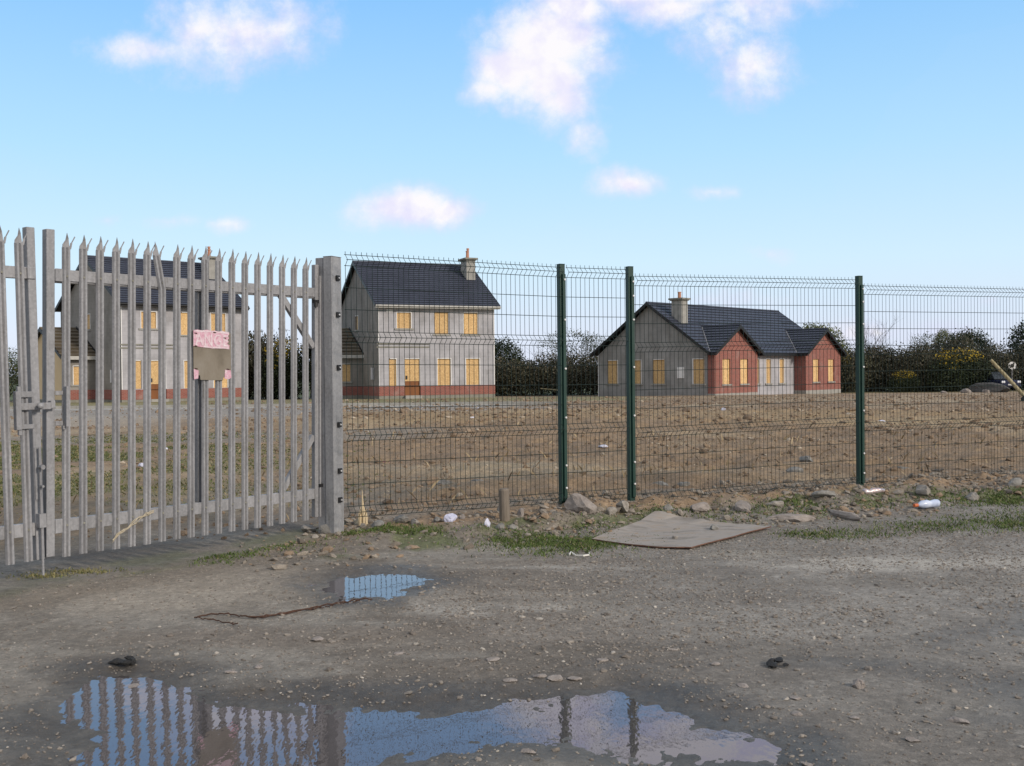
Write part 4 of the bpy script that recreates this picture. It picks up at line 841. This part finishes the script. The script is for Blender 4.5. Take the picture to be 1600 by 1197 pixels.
# ------------------------------------------------------------------ lumps and litter
def rock(name, x, y, size, sx, sy, sz, label, cat, m='rockm', group=None, seed=0, sink=.3, z=None, rough=.22):
    rn = np.random.default_rng(seed + 100); V = ICO.copy(); F = IF
    for _ in range(2):
        mid = {}; V = list(map(tuple, V)); nf = []
        def mp(a, b):
            k = (min(a, b), max(a, b))
            if k not in mid: v = (np.array(V[a]) + np.array(V[b])); v /= np.linalg.norm(v); V.append(tuple(v)); mid[k] = len(V) - 1
            return mid[k]
        for a, b, c in F: ab, bc, ca = mp(a, b), mp(b, c), mp(c, a); nf += [(a, ab, ca), (b, bc, ab), (c, ca, bc), (ab, bc, ca)]
        F = np.array(nf); V = np.array(V)
    pl = rn.normal(size=(14, 3)); pl /= np.linalg.norm(pl, axis=1)[:, None]; dd = rn.uniform(.45, .8, 14)
    for p, q in zip(pl, dd): s = V @ p; V = np.where((s > q)[:, None], V - np.outer(s - q, p) * .85, V)
    V = V + rn.normal(0, .03, V.shape); V = V * np.array([sx, sy, sz]) * size
    zz = hz(x, y) if z is None else z
    o = link(name, npmesh(name, V, F), M[m], loc=(x, y, zz + size * sz * (1 - 2 * sink) * .8)); o.rotation_euler = (0, 0, rn.uniform(0, 6.28)); tag(o, label, cat, group); return o
M['rockm'] = mottled('grey_brown_rock', (.15, .13, .11), (.27, .245, .215), 14, .92, 0, .6, .01, c3=(.34, .31, .27))
M['rockg'] = mottled('blue_grey_rock', (.15, .142, .13), (.27, .26, .24), 14, .92, 0, .6, .01)
M['rockp'] = mottled('pinkish_concrete_lump', (.22, .19, .17), (.34, .30, .27), 18, .92, 0, .7, .012)
M['rockw'] = mottled('white_lump', (.46, .46, .54), (.62, .62, .72), 12, .8, 0, .4, .006)
rl = 'rocks along the fence foot'
RK = [(.66, 10.35, .17, 1.1, .8, .85, 'rockp', 'largest pinkish concrete lump just right of the first green post'), (.60, 10.75, .10, 1.2, .8, .7, 'rockm', 'rock behind the largest concrete lump'),
 (-1.72, 9.78, .075, 1.3, .6, .9, 'rockg', 'angular slab leaning at the foot of the gate post'), (-1.93, 9.95, .085, 1, .8, .8, 'rockm', 'rock under the hinge end of the gate'),
 (-1.80, 9.55, .04, 1.2, .9, .7, 'rockm', 'small rock in front of the gate post'), (-1.28, 9.85, .09, 1.2, .8, .6, 'rockg', 'grey rock below the splintered stump'),
 (-1.06, 9.95, .08, 1.3, .8, .8, 'rockg', 'dark grey rock right of the splintered stump'), (-.92, 9.85, .08, 1.3, .8, .6, 'rockm', 'flattish rock between stump and lilac bag'),
 (-.72, 9.98, .06, 1.3, .8, .6, 'rockg', 'grey rock left of the lilac bag'), (-.48, 10.02, .045, 1, .8, .8, 'rockp', 'small pale rock touching the right of the lilac bag'),
 (-.12, 9.72, .055, 1.1, .9, .9, 'rockg', 'grey rock right of the white lump'), (-.02, 9.68, .045, 1.3, .7, .8, 'rockg', 'low grey rock, second right of the white lump'),
 (-.1, 10.35, .08, .9, .7, 1.1, 'rockm', 'brown rock left of the upright stake'), (.07, 10.30, .06, 1.1, .8, 1.0, 'rockp', 'pale rock right of the upright stake'),
 (.02, 9.72, .04, 1.1, .8, .9, 'rockp', 'small rounded rock in front of the stake'), (.95, 10.3, .07, 1.2, .8, .8, 'rockm', 'brown rock above the left corner of the flat board'),
 (1.10, 10.55, .09, 1.2, .8, .9, 'rockm', 'rock below the second green post'), (1.9, 10.75, .11, 1.5, .8, .7, 'rockp', 'long pale rock behind the flat board'),
 (2.35, 10.8, .12, 1.5, .8, .7, 'rockp', 'pale rock right of the flat board'), (1.55, 10.6, .07, 1.2, .8, .8, 'rockg', 'grey rock behind the middle of the flat board'),
 (2.75, 11.0, .09, 1.3, .8, .7, 'rockm', 'brown rock beside the tall grass tuft'), (3.35, 11.35, .10, 1.4, .8, .6, 'rockg', 'flat grey rock left of the crushed can'),
 (4.55, 11.7, .10, 1.3, .8, .8, 'rockm', 'rock behind the blue bottle'), (5.1, 11.7, .11, 1.3, .8, .7, 'rockm', 'rock right of the blue bottle'), (5.9, 12.4, .12, 1.4, .8, .7, 'rockg', 'grey rock near the right picture edge'),
 (2.7, 10.35, .16, 2.2, .6, .35, 'rockp', 'low pinkish ridge of hardened rubble right of the board'), (3.3, 10.55, .15, 2.0, .6, .4, 'rockp', 'low pale ridge of rubble under the crushed can'),
 (1.62, 4.96, .045, 1.1, .9, .8, 'rockp', 'fist sized pale stone lying right of the big puddle'), (2.30, 4.12, .04, 1.1, .9, .8, 'rockp', 'pale stone at the lower right corner of the yard')]
for i, (x, y, s, a, b_, c_, m_, l) in enumerate(RK): rock('rock', x, y, s, a, b_, c_, l, 'rock', m_, rl if y > 8 else None, i)
for i, (x, y, s, l) in enumerate([(-.85, 12.8, 0.094, 'grey rock in the field behind the first panel, left one'), (-.45, 13.3, 0.115, 'grey rock in the field behind the first panel, right one'), (1.75, 12.6, 0.086, 'pale rock in the field right of the second green post'), (2.05, 12.7, 0.072, 'small pale rock in the field beside a larger one'), (4.3, 15.5, 0.122, 'grey rock behind the third mesh panel'), (3.6, 13.6, 0.101, 'grey rock left of the third green post'), (5.4, 14.6, 0.122, 'grey rock behind the rightmost mesh panel')]):
    rock('rock', x, y, s, 1.5, .8, .6, l, 'rock', 'rockg', 'rocks in the field just behind the fence', 40 + i)
bg = rock('carrier_bag', -.59, 9.93, .062, 1.2, .9, .95, 'crumpled pale lilac bag lying between the rocks below the mesh', 'bag', 'bag', None, 61)
rock('white_lump', -.24, 9.66, .052, .9, .9, 1.2, 'whitish broken lump in the grass left of the upright stake', 'lump', 'rockw', None, 62)
def tar(x, y, n, l, seed, rn=random.Random(3)):
    e = empty('asphalt_lump', (x, y, hz(x, y))); tag(e, l, 'asphalt lump')
    for k in range(n):
        o = rock('clump', x + rn.uniform(-.06, .06), y + rn.uniform(-.04, .04), rn.uniform(.016, .034), 1.5, .9, .6, None, None, 'tar', None, seed + k); o.location = (o.location.x - x, o.location.y - y, .012 + rn.uniform(0, .01)); o.parent = e
tar(-2.02, 5.45, 6, 'black broken asphalt lump at the far left rim of the big puddle', 70); tar(1.32, 5.33, 4, 'black asphalt lump lying alone on the gravel right of the puddle', 80)
# flat stones set in the mud near the puddle
fl = [(-.02, 5.06), (.12, 5.12), (.20, 5.09), (.29, 5.1), (.45, 5.42), (-.12, 5.45), (1.08, 4.98), (1.02, 5.35), (1.28, 4.78), (1.46, 4.52), (1.22, 4.55), (-1.86, 5.12), (-1.42, 5.25), (1.88, 4.46), (1.6, 4.25), (-2.35, 4.75), (-.62, 5.6), (-1.3, 5.35), (1.1, 3.98), (.05, 4.12), (.85, 5.62), (-1.1, 5.9)]
where = ['on the upper rim of the big puddle', 'just above the puddle rim', 'beside its larger twin above the puddle', 'right of three others above the puddle', 'above the middle of the gravel', 'left of the puddle rim stones', 'right of the puddle tip', 'below the lone asphalt lump', 'between puddle and fist sized stone', 'right of the puddle end', 'under the fist sized stone', 'standing out of the puddle water at left', 'above the left puddle', 'low at the right side', 'lower right near the frame', 'left of the big puddle', 'centre left in the gravel', 'between the asphalt lump and the puddle', 'below the right puddle tip', 'below the middle of the puddle', 'left of the lone asphalt lump', 'under the rusty wire']
for i, ((x, y), wh) in enumerate(zip(fl, where)):
    rock('flat_stone', x, y, random.uniform(.022, .045), 1.4, 1.0, .34, 'flat pale stone pressed into the mud, ' + wh, 'stone', 'rockp', 'flat stones pressed into the mud', 120 + i, sink=.25)

# buckled board lying in the grass
e = None; mb = MB(); nx, ny = 14, 8
cA, cB, cC, cD = [np.array(p) for p in ((.69, 9.30), (1.40, 10.42), (2.42, 9.92), (1.48, 8.80))]
top = []
for j in range(ny + 1):
    for i in range(nx + 1):
        u, v = i / nx, j / ny; p = (cA * (1 - u) + cD * u) * (1 - v) + (cB * (1 - u) + cC * u) * v
        p = p + np.array([random.uniform(-.008, .008), random.uniform(-.008, .008)]) * (i in (0, nx) or j in (0, ny)) + np.array([.0, -.10]) * math.sin(u * math.pi) * (1 - v)
        zz = hz(p[0], p[1]) * .5 + hz(p[0] + .15, p[1] + .1) * .25 + hz(p[0] - .15, p[1] - .1) * .25 + .006 * (abs(u - .45) * 2) ** 2 + .03 * max(0, v - .6) * (1 - u)
        top.append((p[0], p[1], zz + .020))
th_ = .011; K = (nx + 1)
mb.v = top + [(a, b, c - th_) for a, b, c in top]; n0 = len(top)
for j in range(ny):
    for i in range(nx):
        a = j * K + i; mb.f.append((a, a + 1, a + K + 1, a + K)); mb.m.append(0); mb.f.append((n0 + a, n0 + a + K, n0 + a + K + 1, n0 + a + 1)); mb.m.append(0)
for i in range(nx):
    mb.f.append((i, n0 + i, n0 + i + 1, i + 1)); mb.m.append(1); a = ny * K + i; mb.f.append((a, a + 1, n0 + a + 1, n0 + a)); mb.m.append(1)
for j in range(ny):
    a = j * K; mb.f.append((a, a + K, n0 + a + K, n0 + a)); mb.m.append(1); a += nx; mb.f.append((a, n0 + a, n0 + a + K, a + K)); mb.m.append(1)
o = mb.build('plywood_sheet', [M['sheet'], M['edge']], smooth=False); tag(o, 'buckled grey plywood sheet lying in the grass under the second green post', 'board')
rock('rock', 1.86, 9.80, .062, 1.5, .9, .7, 'grey stone lying on the far side of the flat plywood sheet', 'rock', 'rockg', 'stones lying on the plywood sheet', 90, z=hz(1.86, 9.8) + .018)
rock('rock', 1.42, 9.28, .035, 1.1, .9, .8, 'small brown stone lying on the middle of the flat plywood sheet', 'rock', 'rockm', 'stones lying on the plywood sheet', 91, z=hz(1.42, 9.28) + .016)

# upright round stake
zb = hz(-.09, 10.05); mb = MB(); mb.tube([(-.085, 10.02, zb - .2), (-.084, 10.02, .02), (-.082, 10.02, .2), (-.086, 10.02, .37), (-.086, 10.02, .385)], [.052, .052, .050, .048, .040], 12); o = mb.build('stake', M['stake'], smooth=False); tag(o, 'thick old grey brown post stub standing upright in front of the first mesh panel', 'post stub')
# splintered stump
rn = random.Random(4); mb = MB(); bx, by = -1.44, 10.10; zb = hz(bx, by)
for k in range(9):
    x = bx + rn.uniform(-.04, .04); h = .10 + .25 * math.exp(-((x - bx + .003) / .016) ** 2) * rn.uniform(.7, 1.0) + rn.uniform(0, .06); mb.tube([(x, by + rn.uniform(-.03, .03), zb - .05), (x + rn.uniform(-.006, .006), by, zb + h * .5), (x + rn.uniform(-.006, .006), by, zb + h)], [.018, .013, .002], 5)
o = mb.build('splintered_stump', M['split']); tag(o, 'pale freshly splintered timber stump poking up behind the left mesh bottom', 'stump')
# rusty wire in the yard
def gw(pts, r, n=5, lift=.006):
    P = []
    for i in range(len(pts) - 1):
        for k in range(6):
            t = k / 6; x = pts[i][0] * (1 - t) + pts[i + 1][0] * t + random.uniform(-.006, .006); y = pts[i][1] * (1 - t) + pts[i + 1][1] * t + random.uniform(-.006, .006); P.append((x, y, hz(x, y) + lift + random.uniform(0, .012)))
    return P
mb = MB(); mb.tube(gw([(-1.95, 6.44), (-1.86, 6.55), (-1.76, 6.53), (-1.66, 6.44), (-1.54, 6.42), (-1.44, 6.50), (-1.23, 6.66), (-1.10, 6.86), (-1.0, 6.92), (-.92, 6.95)], .006), .0045, 4)
mb.tube(gw([(-1.95, 6.44), (-1.80, 6.36), (-1.70, 6.28), (-1.63, 6.22)], .005), .004, 4); mb.tube(gw([(-1.62, 6.42), (-1.5, 6.49), (-1.35, 6.60), (-1.2, 6.70)], .005), .005, 5)
for k in range(6): x = -1.3 + k * .05; mb.tube(gw([(x, 6.62 + k * .04), (x + .06, 6.60 + k * .05)], .003), .003, 4)
o = mb.build('rusty_wire', M['rust']); tag(o, 'long tangle of rusty wire lying in the mud left of the small puddle', 'wire')
# white plastic strip, bottle, can
mb = MB(); P = [(.455, 8.60, .0), (.475, 8.70, .0), (.50, 8.56, .0), (.56, 8.53, .0), (.615, 8.57, .0), (.62, 8.64, .0)]
for a, b_ in zip(P, P[1:]): mb.bar((a[0], a[1], hz(a[0], a[1]) + .012), (b_[0], b_[1], hz(b_[0], b_[1]) + .014), .008, .012)
o = mb.build('plastic_strip', M['plast']); tag(o, 'bent white plastic strip lying at the grass edge left of the plywood sheet', 'plastic strip')
zb = hz(4.33, 11.0) + .045; e = empty('plastic_bottle', (4.17, 10.93, zb), math.atan2(.16, .34)); tag(e, 'crushed pale blue plastic bottle with orange end lying below the right mesh panel', 'bottle')
mb = MB(); mb.tube([(.03, 0, 0), (.05, 0, 0), (.09, 0, .003), (.16, 0, .005), (.20, 0, 0), (.27, 0, .004), (.31, 0, .003), (.32, 0, 0)], [.014, .022, .042, .044, .036, .043, .040, .02], 12); mb.build('bottle_body', M['bluep'], e, smooth=True)
mb = MB(); mb.tube([(-.02, 0, 0), (.03, 0, 0)], .018, 10); mb.build('cap', M['cap'], e)
zb = hz(3.98, 11.66) + .04; e = empty('drink_can', (3.86, 11.62, zb), math.atan2(.14, .30)); tag(e, 'crushed silvery pink can lying beside the third green post', 'can')
mb = MB(); mb.tube([(0, 0, 0), (.01, 0, 0), (.03, 0, .004), (.09, 0, -.004), (.13, 0, .006), (.22, 0, .01), (.30, 0, .004)], [.022, .036, .038, .026, .036, .030, .018], 10); mb.build('can_body', M['can'], e, smooth=True)
# small white litter scraps in the field
for i, (x, y, l) in enumerate([(-1.15, 30, 'white scrap lying on the straw coloured band of soil'), (-1.35, 42, 'white scrap lying by the site road'), (1.68, 19.5, 'white scrap of plastic beside the second green post, out in the field'), (-3.9, 45, 'white scrap near the kerb in front of the middle house'), (7.2, 36, 'white scrap in the field before the bungalow'), (10.5, 30, 'white scrap far out in the field, right of the third green post'), (-6.8, 20.5, 'white scrap in the grass seen through the gate'), (-5.9, 16.8, 'white dot of litter in the grass close behind the gate')]):
    rock('litter_scrap', x, y, .05 + .0022 * y, 1.3, .8, .6, l, 'litter', 'rockw', 'litter scraps in the field', 200 + i)
rock('red_scrap', -2.1, 17.5, .07, 1.8, .8, .35, 'faded red plastic scrap lying in the field behind the first panel', 'litter', 'redp') if M.setdefault('redp', mottled('faded_red_plastic', (.35, .08, .07), (.45, .2, .18), 9, .6, 0, 0)) else None

# leaning pole and dark lump at right, boulders, soil heap
e_ = hz(22.95, 47)
mb = MB(); mb.tube([(22.95, 46.9, -.05), (22.2, 47, .84), (21.36, 47.1, 1.80)], [.085, .08, .07], 10); o = mb.build('leaning_pole', M['log']); tag(o, 'pale wooden pole leaning up to the left at the right edge of the field', 'pole')
rock('dark_lump', 22.75, 46.5, .36, 1.2, .9, .8, 'dark lump on the ground under the leaning pole', 'lump', 'tar', None, 210)
o = rock('soil_heap', 32.9, 73.5, 1.15, 1.8, .8, .50, 'dark grey soil heap in front of the parked car', 'soil heap', 'mud', None, 211, sink=.35); 
for i, (x, y, s, l) in enumerate([(29.9, 69.5, .33, 'pale boulder left of the dark soil heap'), (31.2, 69.5, .26, 'second pale boulder at the foot of the soil heap'), (28.8, 70.5, .2, 'small grey boulder left of the pale boulder')]): rock('boulder', x, y, s, 1.4, .9, .8, l, 'boulder', 'rockp', 'boulders beside the soil heap', 220 + i)
# fallen pale branch at hedge foot
mb = MB(); mb.tube([(2.1, 77.8, .2), (3.0, 77.6, .12), (3.7, 77.5, .02)], .04, 5); o = mb.build('fallen_branch', M['log']); tag(o, 'pale fallen branch at the hedge foot left of the first green post', 'branch')
# parked car nose on
ca = empty('car', (36.6, 77.4, -.3), R(8)); tag(ca, 'dark blue car parked nose on among the shrubs behind the soil heap', 'car')
def rbox(w0, w1, y0, y1, z0, z1, z1b=None):
    mb = MB(); z1b = z1b or z1; mb.v = [(-w0, y0, z0), (w0, y0, z0), (w0, y1, z0), (-w0, y1, z0), (-w1, y0 + (.0), z1), (w1, y0, z1), (w1, y1, z1b), (-w1, y1, z1b)]
    for q in ((0, 3, 2, 1), (4, 5, 6, 7), (0, 1, 5, 4), (1, 2, 6, 5), (2, 3, 7, 6), (3, 0, 4, 7)): mb.f.append(q); mb.m.append(0)
    return mb
b0 = rbox(.84, .80, 0, 4.0, .25, .78, .95).build('body', M['carp'], ca, bevel=.09)
mb = MB(); mb.v = [(-.76, .95, .86), (.76, .95, .86), (.74, 3.7, .93), (-.74, 3.7, .93), (-.60, 1.6, 1.40), (.60, 1.6, 1.40), (.58, 3.2, 1.40), (-.58, 3.2, 1.40)]
for q in ((0, 3, 2, 1), (4, 5, 6, 7), (0, 1, 5, 4), (1, 2, 6, 5), (2, 3, 7, 6), (3, 0, 4, 7)): mb.f.append(q); mb.m.append(0 if q == (4, 5, 6, 7) else 1)
mb.build('cabin', [M['carp'], M['glass']], ca, bevel=.04)
for s in (-1, 1):
    mb = MB(); mb.box((s * .62 - .14, -.03, .58), (s * .62 + .14, .05, .74)); mb.build('headlight', M['lamp'], ca, bevel=.03)
    for y in (.75, 3.2): mb = MB(); mb.tube([(s * .78, y, .30), (s * .60, y, .30)], .31, 14); mb.build('wheel', M['black'], ca)
mb = MB(); mb.box((-.26, -.035, .40), (.26, -.005, .51)); mb.build('number_plate', M['white'], ca)
sn = empty('round_sign', (37.5, 79.2, -.4)); tag(sn, 'small round white ringed sign on a pole above the parked car', 'sign')
mb = MB(); mb.tube([(0, 0, 0), (0, 0, 1.85)], .04, 8); mb.build('pole', M['galv'], sn)
mb = MB(); mb.tube([(0, -.06, 1.95), (0, -.045, 1.95)], .30, 20); mb.build('plate', M['white'], sn); mb = MB(); mb.tube([(0, -.066, 1.95), (0, -.062, 1.95)], .15, 16); mb.build('centre', M['black'], sn)

# kerb line of the site road in front of the houses
mb = MB(); P = [(-30, 50.5), (-20, 51.0), (-12, 51.4), (-6, 51.6), (-1, 51.2), (2.2, 50.2)]
for a, b_ in zip(P, P[1:]):
    n_ = max(1, int(H(b_[0] - a[0], b_[1] - a[1]) / .92))
    for k in range(n_):
        p = [a[j] + (b_[j] - a[j]) * k / n_ for j in (0, 1)]; q = [a[j] + (b_[j] - a[j]) * (k + .985) / n_ for j in (0, 1)]; z = hz(p[0], p[1]); mb.bar((p[0], p[1], z + .02), (q[0], q[1], z + .02), .14, .20)
o = mb.build('kerb', M['conc']); tag(o, kind='structure')

# ------------------------------------------------------------------ light, sky, camera
az = math.atan2(.80, -.60); el = R(27)
wd = bpy.data.worlds.new('World'); bpy.context.scene.world = wd; wd.use_nodes = True; nt = wd.node_tree; nt.nodes.clear()
out = N(nt, 'ShaderNodeOutputWorld'); bg = N(nt, 'ShaderNodeBackground'); L(nt, bg.outputs[0], out.inputs[0])
sky = N(nt, 'ShaderNodeTexSky'); sky.sky_type = 'NISHITA'; sky.sun_disc = False; sky.sun_elevation = el; sky.sun_rotation = az; sky.air_density = 1.0; sky.dust_density = .7; sky.ozone_density = 1.5
tc = N(nt, 'ShaderNodeTexCoord'); sp = N(nt, 'ShaderNodeSeparateXYZ'); L(nt, tc.outputs['Generated'], sp.inputs[0])
def mth(op, a, b=None, c=None):
    n = N(nt, 'ShaderNodeMath', operation=op)
    for i, v in enumerate((a, b, c)):
        if v is None: continue
        if isinstance(v, (int, float)): n.inputs[i].default_value = v
        else: L(nt, v, n.inputs[i])
    return n.outputs[0]
yy = mth('MAXIMUM', sp.outputs[1], .02); U_ = mth('DIVIDE', sp.outputs[0], yy); V_ = mth('DIVIDE', sp.outputs[2], yy)
cv = N(nt, 'ShaderNodeCombineXYZ'); L(nt, U_, cv.inputs[0]); L(nt, V_, cv.inputs[1])
wn = N(nt, 'ShaderNodeTexNoise', Scale=16.0, Detail=10.0, Roughness=.66); L(nt, cv.outputs[0], wn.inputs['Vector'])
wn2 = N(nt, 'ShaderNodeTexNoise', Scale=5.5, Detail=5.0, Roughness=.55); L(nt, cv.outputs[0], wn2.inputs['Vector'])
CL = [(868, 66, 95, 72, 1.0), (800, 118, 62, 48, .95), (775, 140, 45, 25, .8), (882, 160, 48, 48, .75), (908, 208, 30, 30, .5), (905, 15, 60, 40, 1.0), (860, 110, 70, 60, 1.0),
      (385, 50, 125, 78, .66), (320, 45, 75, 52, .6), (245, 78, 65, 26, .58), (440, 50, 70, 70, .55), (1060, 12, 95, 26, .75), (1130, 40, 75, 60, .66), (1183, 105, 62, 58, .72), (1150, 20, 95, 50, .66), (1060, 12, 110, 36, .72), (1195, 130, 30, 25, .4),
      (640, 326, 80, 32, .95), (700, 333, 50, 26, .85), (985, 288, 50, 20, .68), (1115, 300, 34, 9, .35), (265, 347, 50, 11, .35), (352, 350, 32, 9, .3), (170, 345, 24, 8, .25), (1205, 398, 26, 10, .25), (1475, 520, 45, 16, .5), (1370, 520, 70, 14, .4), (1550, 470, 60, 10, .25), (1120, 470, 80, 14, .3),
      (1080, -50, 200, 70, 1.3), (1000, -20, 150, 45, 1.0), (900, -60, 120, 60, 1.0), (1250, -120, 180, 60, .8), (400, -60, 120, 40, .5), (600, -160, 90, 40, .4)]
dens = None
for px, py, rx, ry, a in CL:
    u0 = (px - 800) / 1650; v0 = (580 - .00963 * (px - 800) - py) / 1650
    du = mth('MULTIPLY', mth('SUBTRACT', U_, u0), 1650 / rx); dv = mth('MULTIPLY', mth('SUBTRACT', V_, v0), 1650 / ry)
    r2 = mth('ADD', mth('MULTIPLY', du, du), mth('MULTIPLY', dv, dv)); k = mth('MULTIPLY', mth('SUBTRACT', 1.42, mth('SQRT', r2)), a)
    dens = k if dens is None else mth('MAXIMUM', dens, k)
nz = mth('ADD', mth('MULTIPLY', mth('SUBTRACT', wn.outputs[0], .5), 1.9), mth('MULTIPLY', mth('SUBTRACT', wn2.outputs[0], .5), 1.2))
dd = mth('ADD', dens, nz); dd = mth('MULTIPLY', dd, mth('GREATER_THAN', dens, -1.5))
mrn = N(nt, 'ShaderNodeMapRange', interpolation_type='SMOOTHSTEP'); mrn.inputs[1].default_value = -.08; mrn.inputs[2].default_value = 1.05; L(nt, dd, mrn.inputs[0])
fwd = N(nt, 'ShaderNodeMapRange'); fwd.inputs[1].default_value = .1; fwd.inputs[2].default_value = .3; L(nt, sp.outputs[1], fwd.inputs[0]); mask = mth('MULTIPLY', mrn.outputs[0], fwd.outputs[0])
K = 1.0
ev = mth('MAXIMUM', sp.outputs[2], 0.0)
grade = ramp(nt, ev, [(0.0, (.52, .56, .68)), (.035, (.52, .58, .70)), (.10, (.46, .61, .72)), (.20, (.325, .54, .72)), (.33, (.195, .42, .72)), (.6, (.34, .41, .52)), (1.0, (.38, .42, .50))])
ns = N(nt, 'ShaderNodeVectorMath', operation='SCALE'); L(nt, sky.outputs[0], ns.inputs[0]); ns.inputs['Scale'].default_value = .085
base = mixc(nt, .90, ns.outputs[0], grade)
shade = ramp(nt, wn2.outputs[0], [(.38, (.50, .50, .68)), (.62, (.64, .61, .68))])
cv2 = N(nt, 'ShaderNodeVectorMath', operation='ADD'); L(nt, cv.outputs[0], cv2.inputs[0]); cv2.inputs[1].default_value = (.010, .016, 0)
ra = N(nt, 'ShaderNodeTexNoise', Scale=15.0, Detail=5.0, Roughness=.55); L(nt, cv.outputs[0], ra.inputs['Vector']); rb = N(nt, 'ShaderNodeTexNoise', Scale=15.0, Detail=5.0, Roughness=.55); L(nt, cv2.outputs[0], rb.inputs['Vector'])
rel = mth('ADD', .56, mth('MULTIPLY', mth('SUBTRACT', ra.outputs[0], rb.outputs[0]), 3.2)); lum = mth('MULTIPLY', rel, mrn.outputs[0])
cl = mixc(nt, ramp(nt, lum, [(.12, (0,) * 3), (.62, (1,) * 3)]), shade, (.69, .665, .68))
bk = N(nt, 'ShaderNodeMapRange', interpolation_type='SMOOTHSTEP'); bk.inputs[1].default_value = .55; bk.inputs[2].default_value = -.35; L(nt, sp.outputs[1], bk.inputs[0])
bn = N(nt, 'ShaderNodeTexNoise', Scale=2.2, Detail=5.0); L(nt, tc.outputs['Generated'], bn.inputs['Vector'])
base = mixc(nt, mth('MULTIPLY', bk.outputs[0], ramp(nt, bn.outputs[0], [(.35, (.55,) * 3), (.6, (1,) * 3)])), base, (.50, .50, .515))
L(nt, mixc(nt, mth('MULTIPLY', mask, .96), base, cl), bg.inputs['Color']); bg.inputs['Strength'].default_value = 1.0
sl = bpy.data.lights.new('sun', 'SUN'); sl.energy = 1.9; sl.angle = R(10); sl.color = (1, .90, .78); so = bpy.data.objects.new('sun', sl); C.objects.link(so)
S_ = Vector((math.sin(az) * math.cos(el), math.cos(az) * math.cos(el), math.sin(el))); so.rotation_euler = S_.to_track_quat('Z', 'Y').to_euler()

F_ = 1650.; pitch = R(.641); roll = R(.552); cr, sr = math.cos(roll), math.sin(roll)
r_ = Vector((1, 0, 0)); u_ = Vector((0, math.sin(pitch), math.cos(pitch))); f_ = Vector((0, math.cos(pitch), -math.sin(pitch)))
r2_ = r_ * cr - u_ * sr; u2_ = r_ * sr + u_ * cr
cam = bpy.data.cameras.new('camera'); co = bpy.data.objects.new('camera', cam); C.objects.link(co); cam.sensor_width = 36; cam.lens = F_ / 1600 * 36; cam.clip_end = 6000; cam.clip_start = .1
co.matrix_world = Matrix(((r2_.x, u2_.x, -f_.x, 0), (r2_.y, u2_.y, -f_.y, 0), (r2_.z, u2_.z, -f_.z, 1.5), (0, 0, 0, 1)))
sc = bpy.context.scene; sc.camera = co; sc.view_settings.view_transform = 'Standard'; sc.view_settings.look = 'None'; sc.view_settings.exposure = .55; sc.view_settings.gamma = 1
sc.cycles.max_bounces = 6; sc.cycles.diffuse_bounces = 3; sc.cycles.transparent_max_bounces = 8
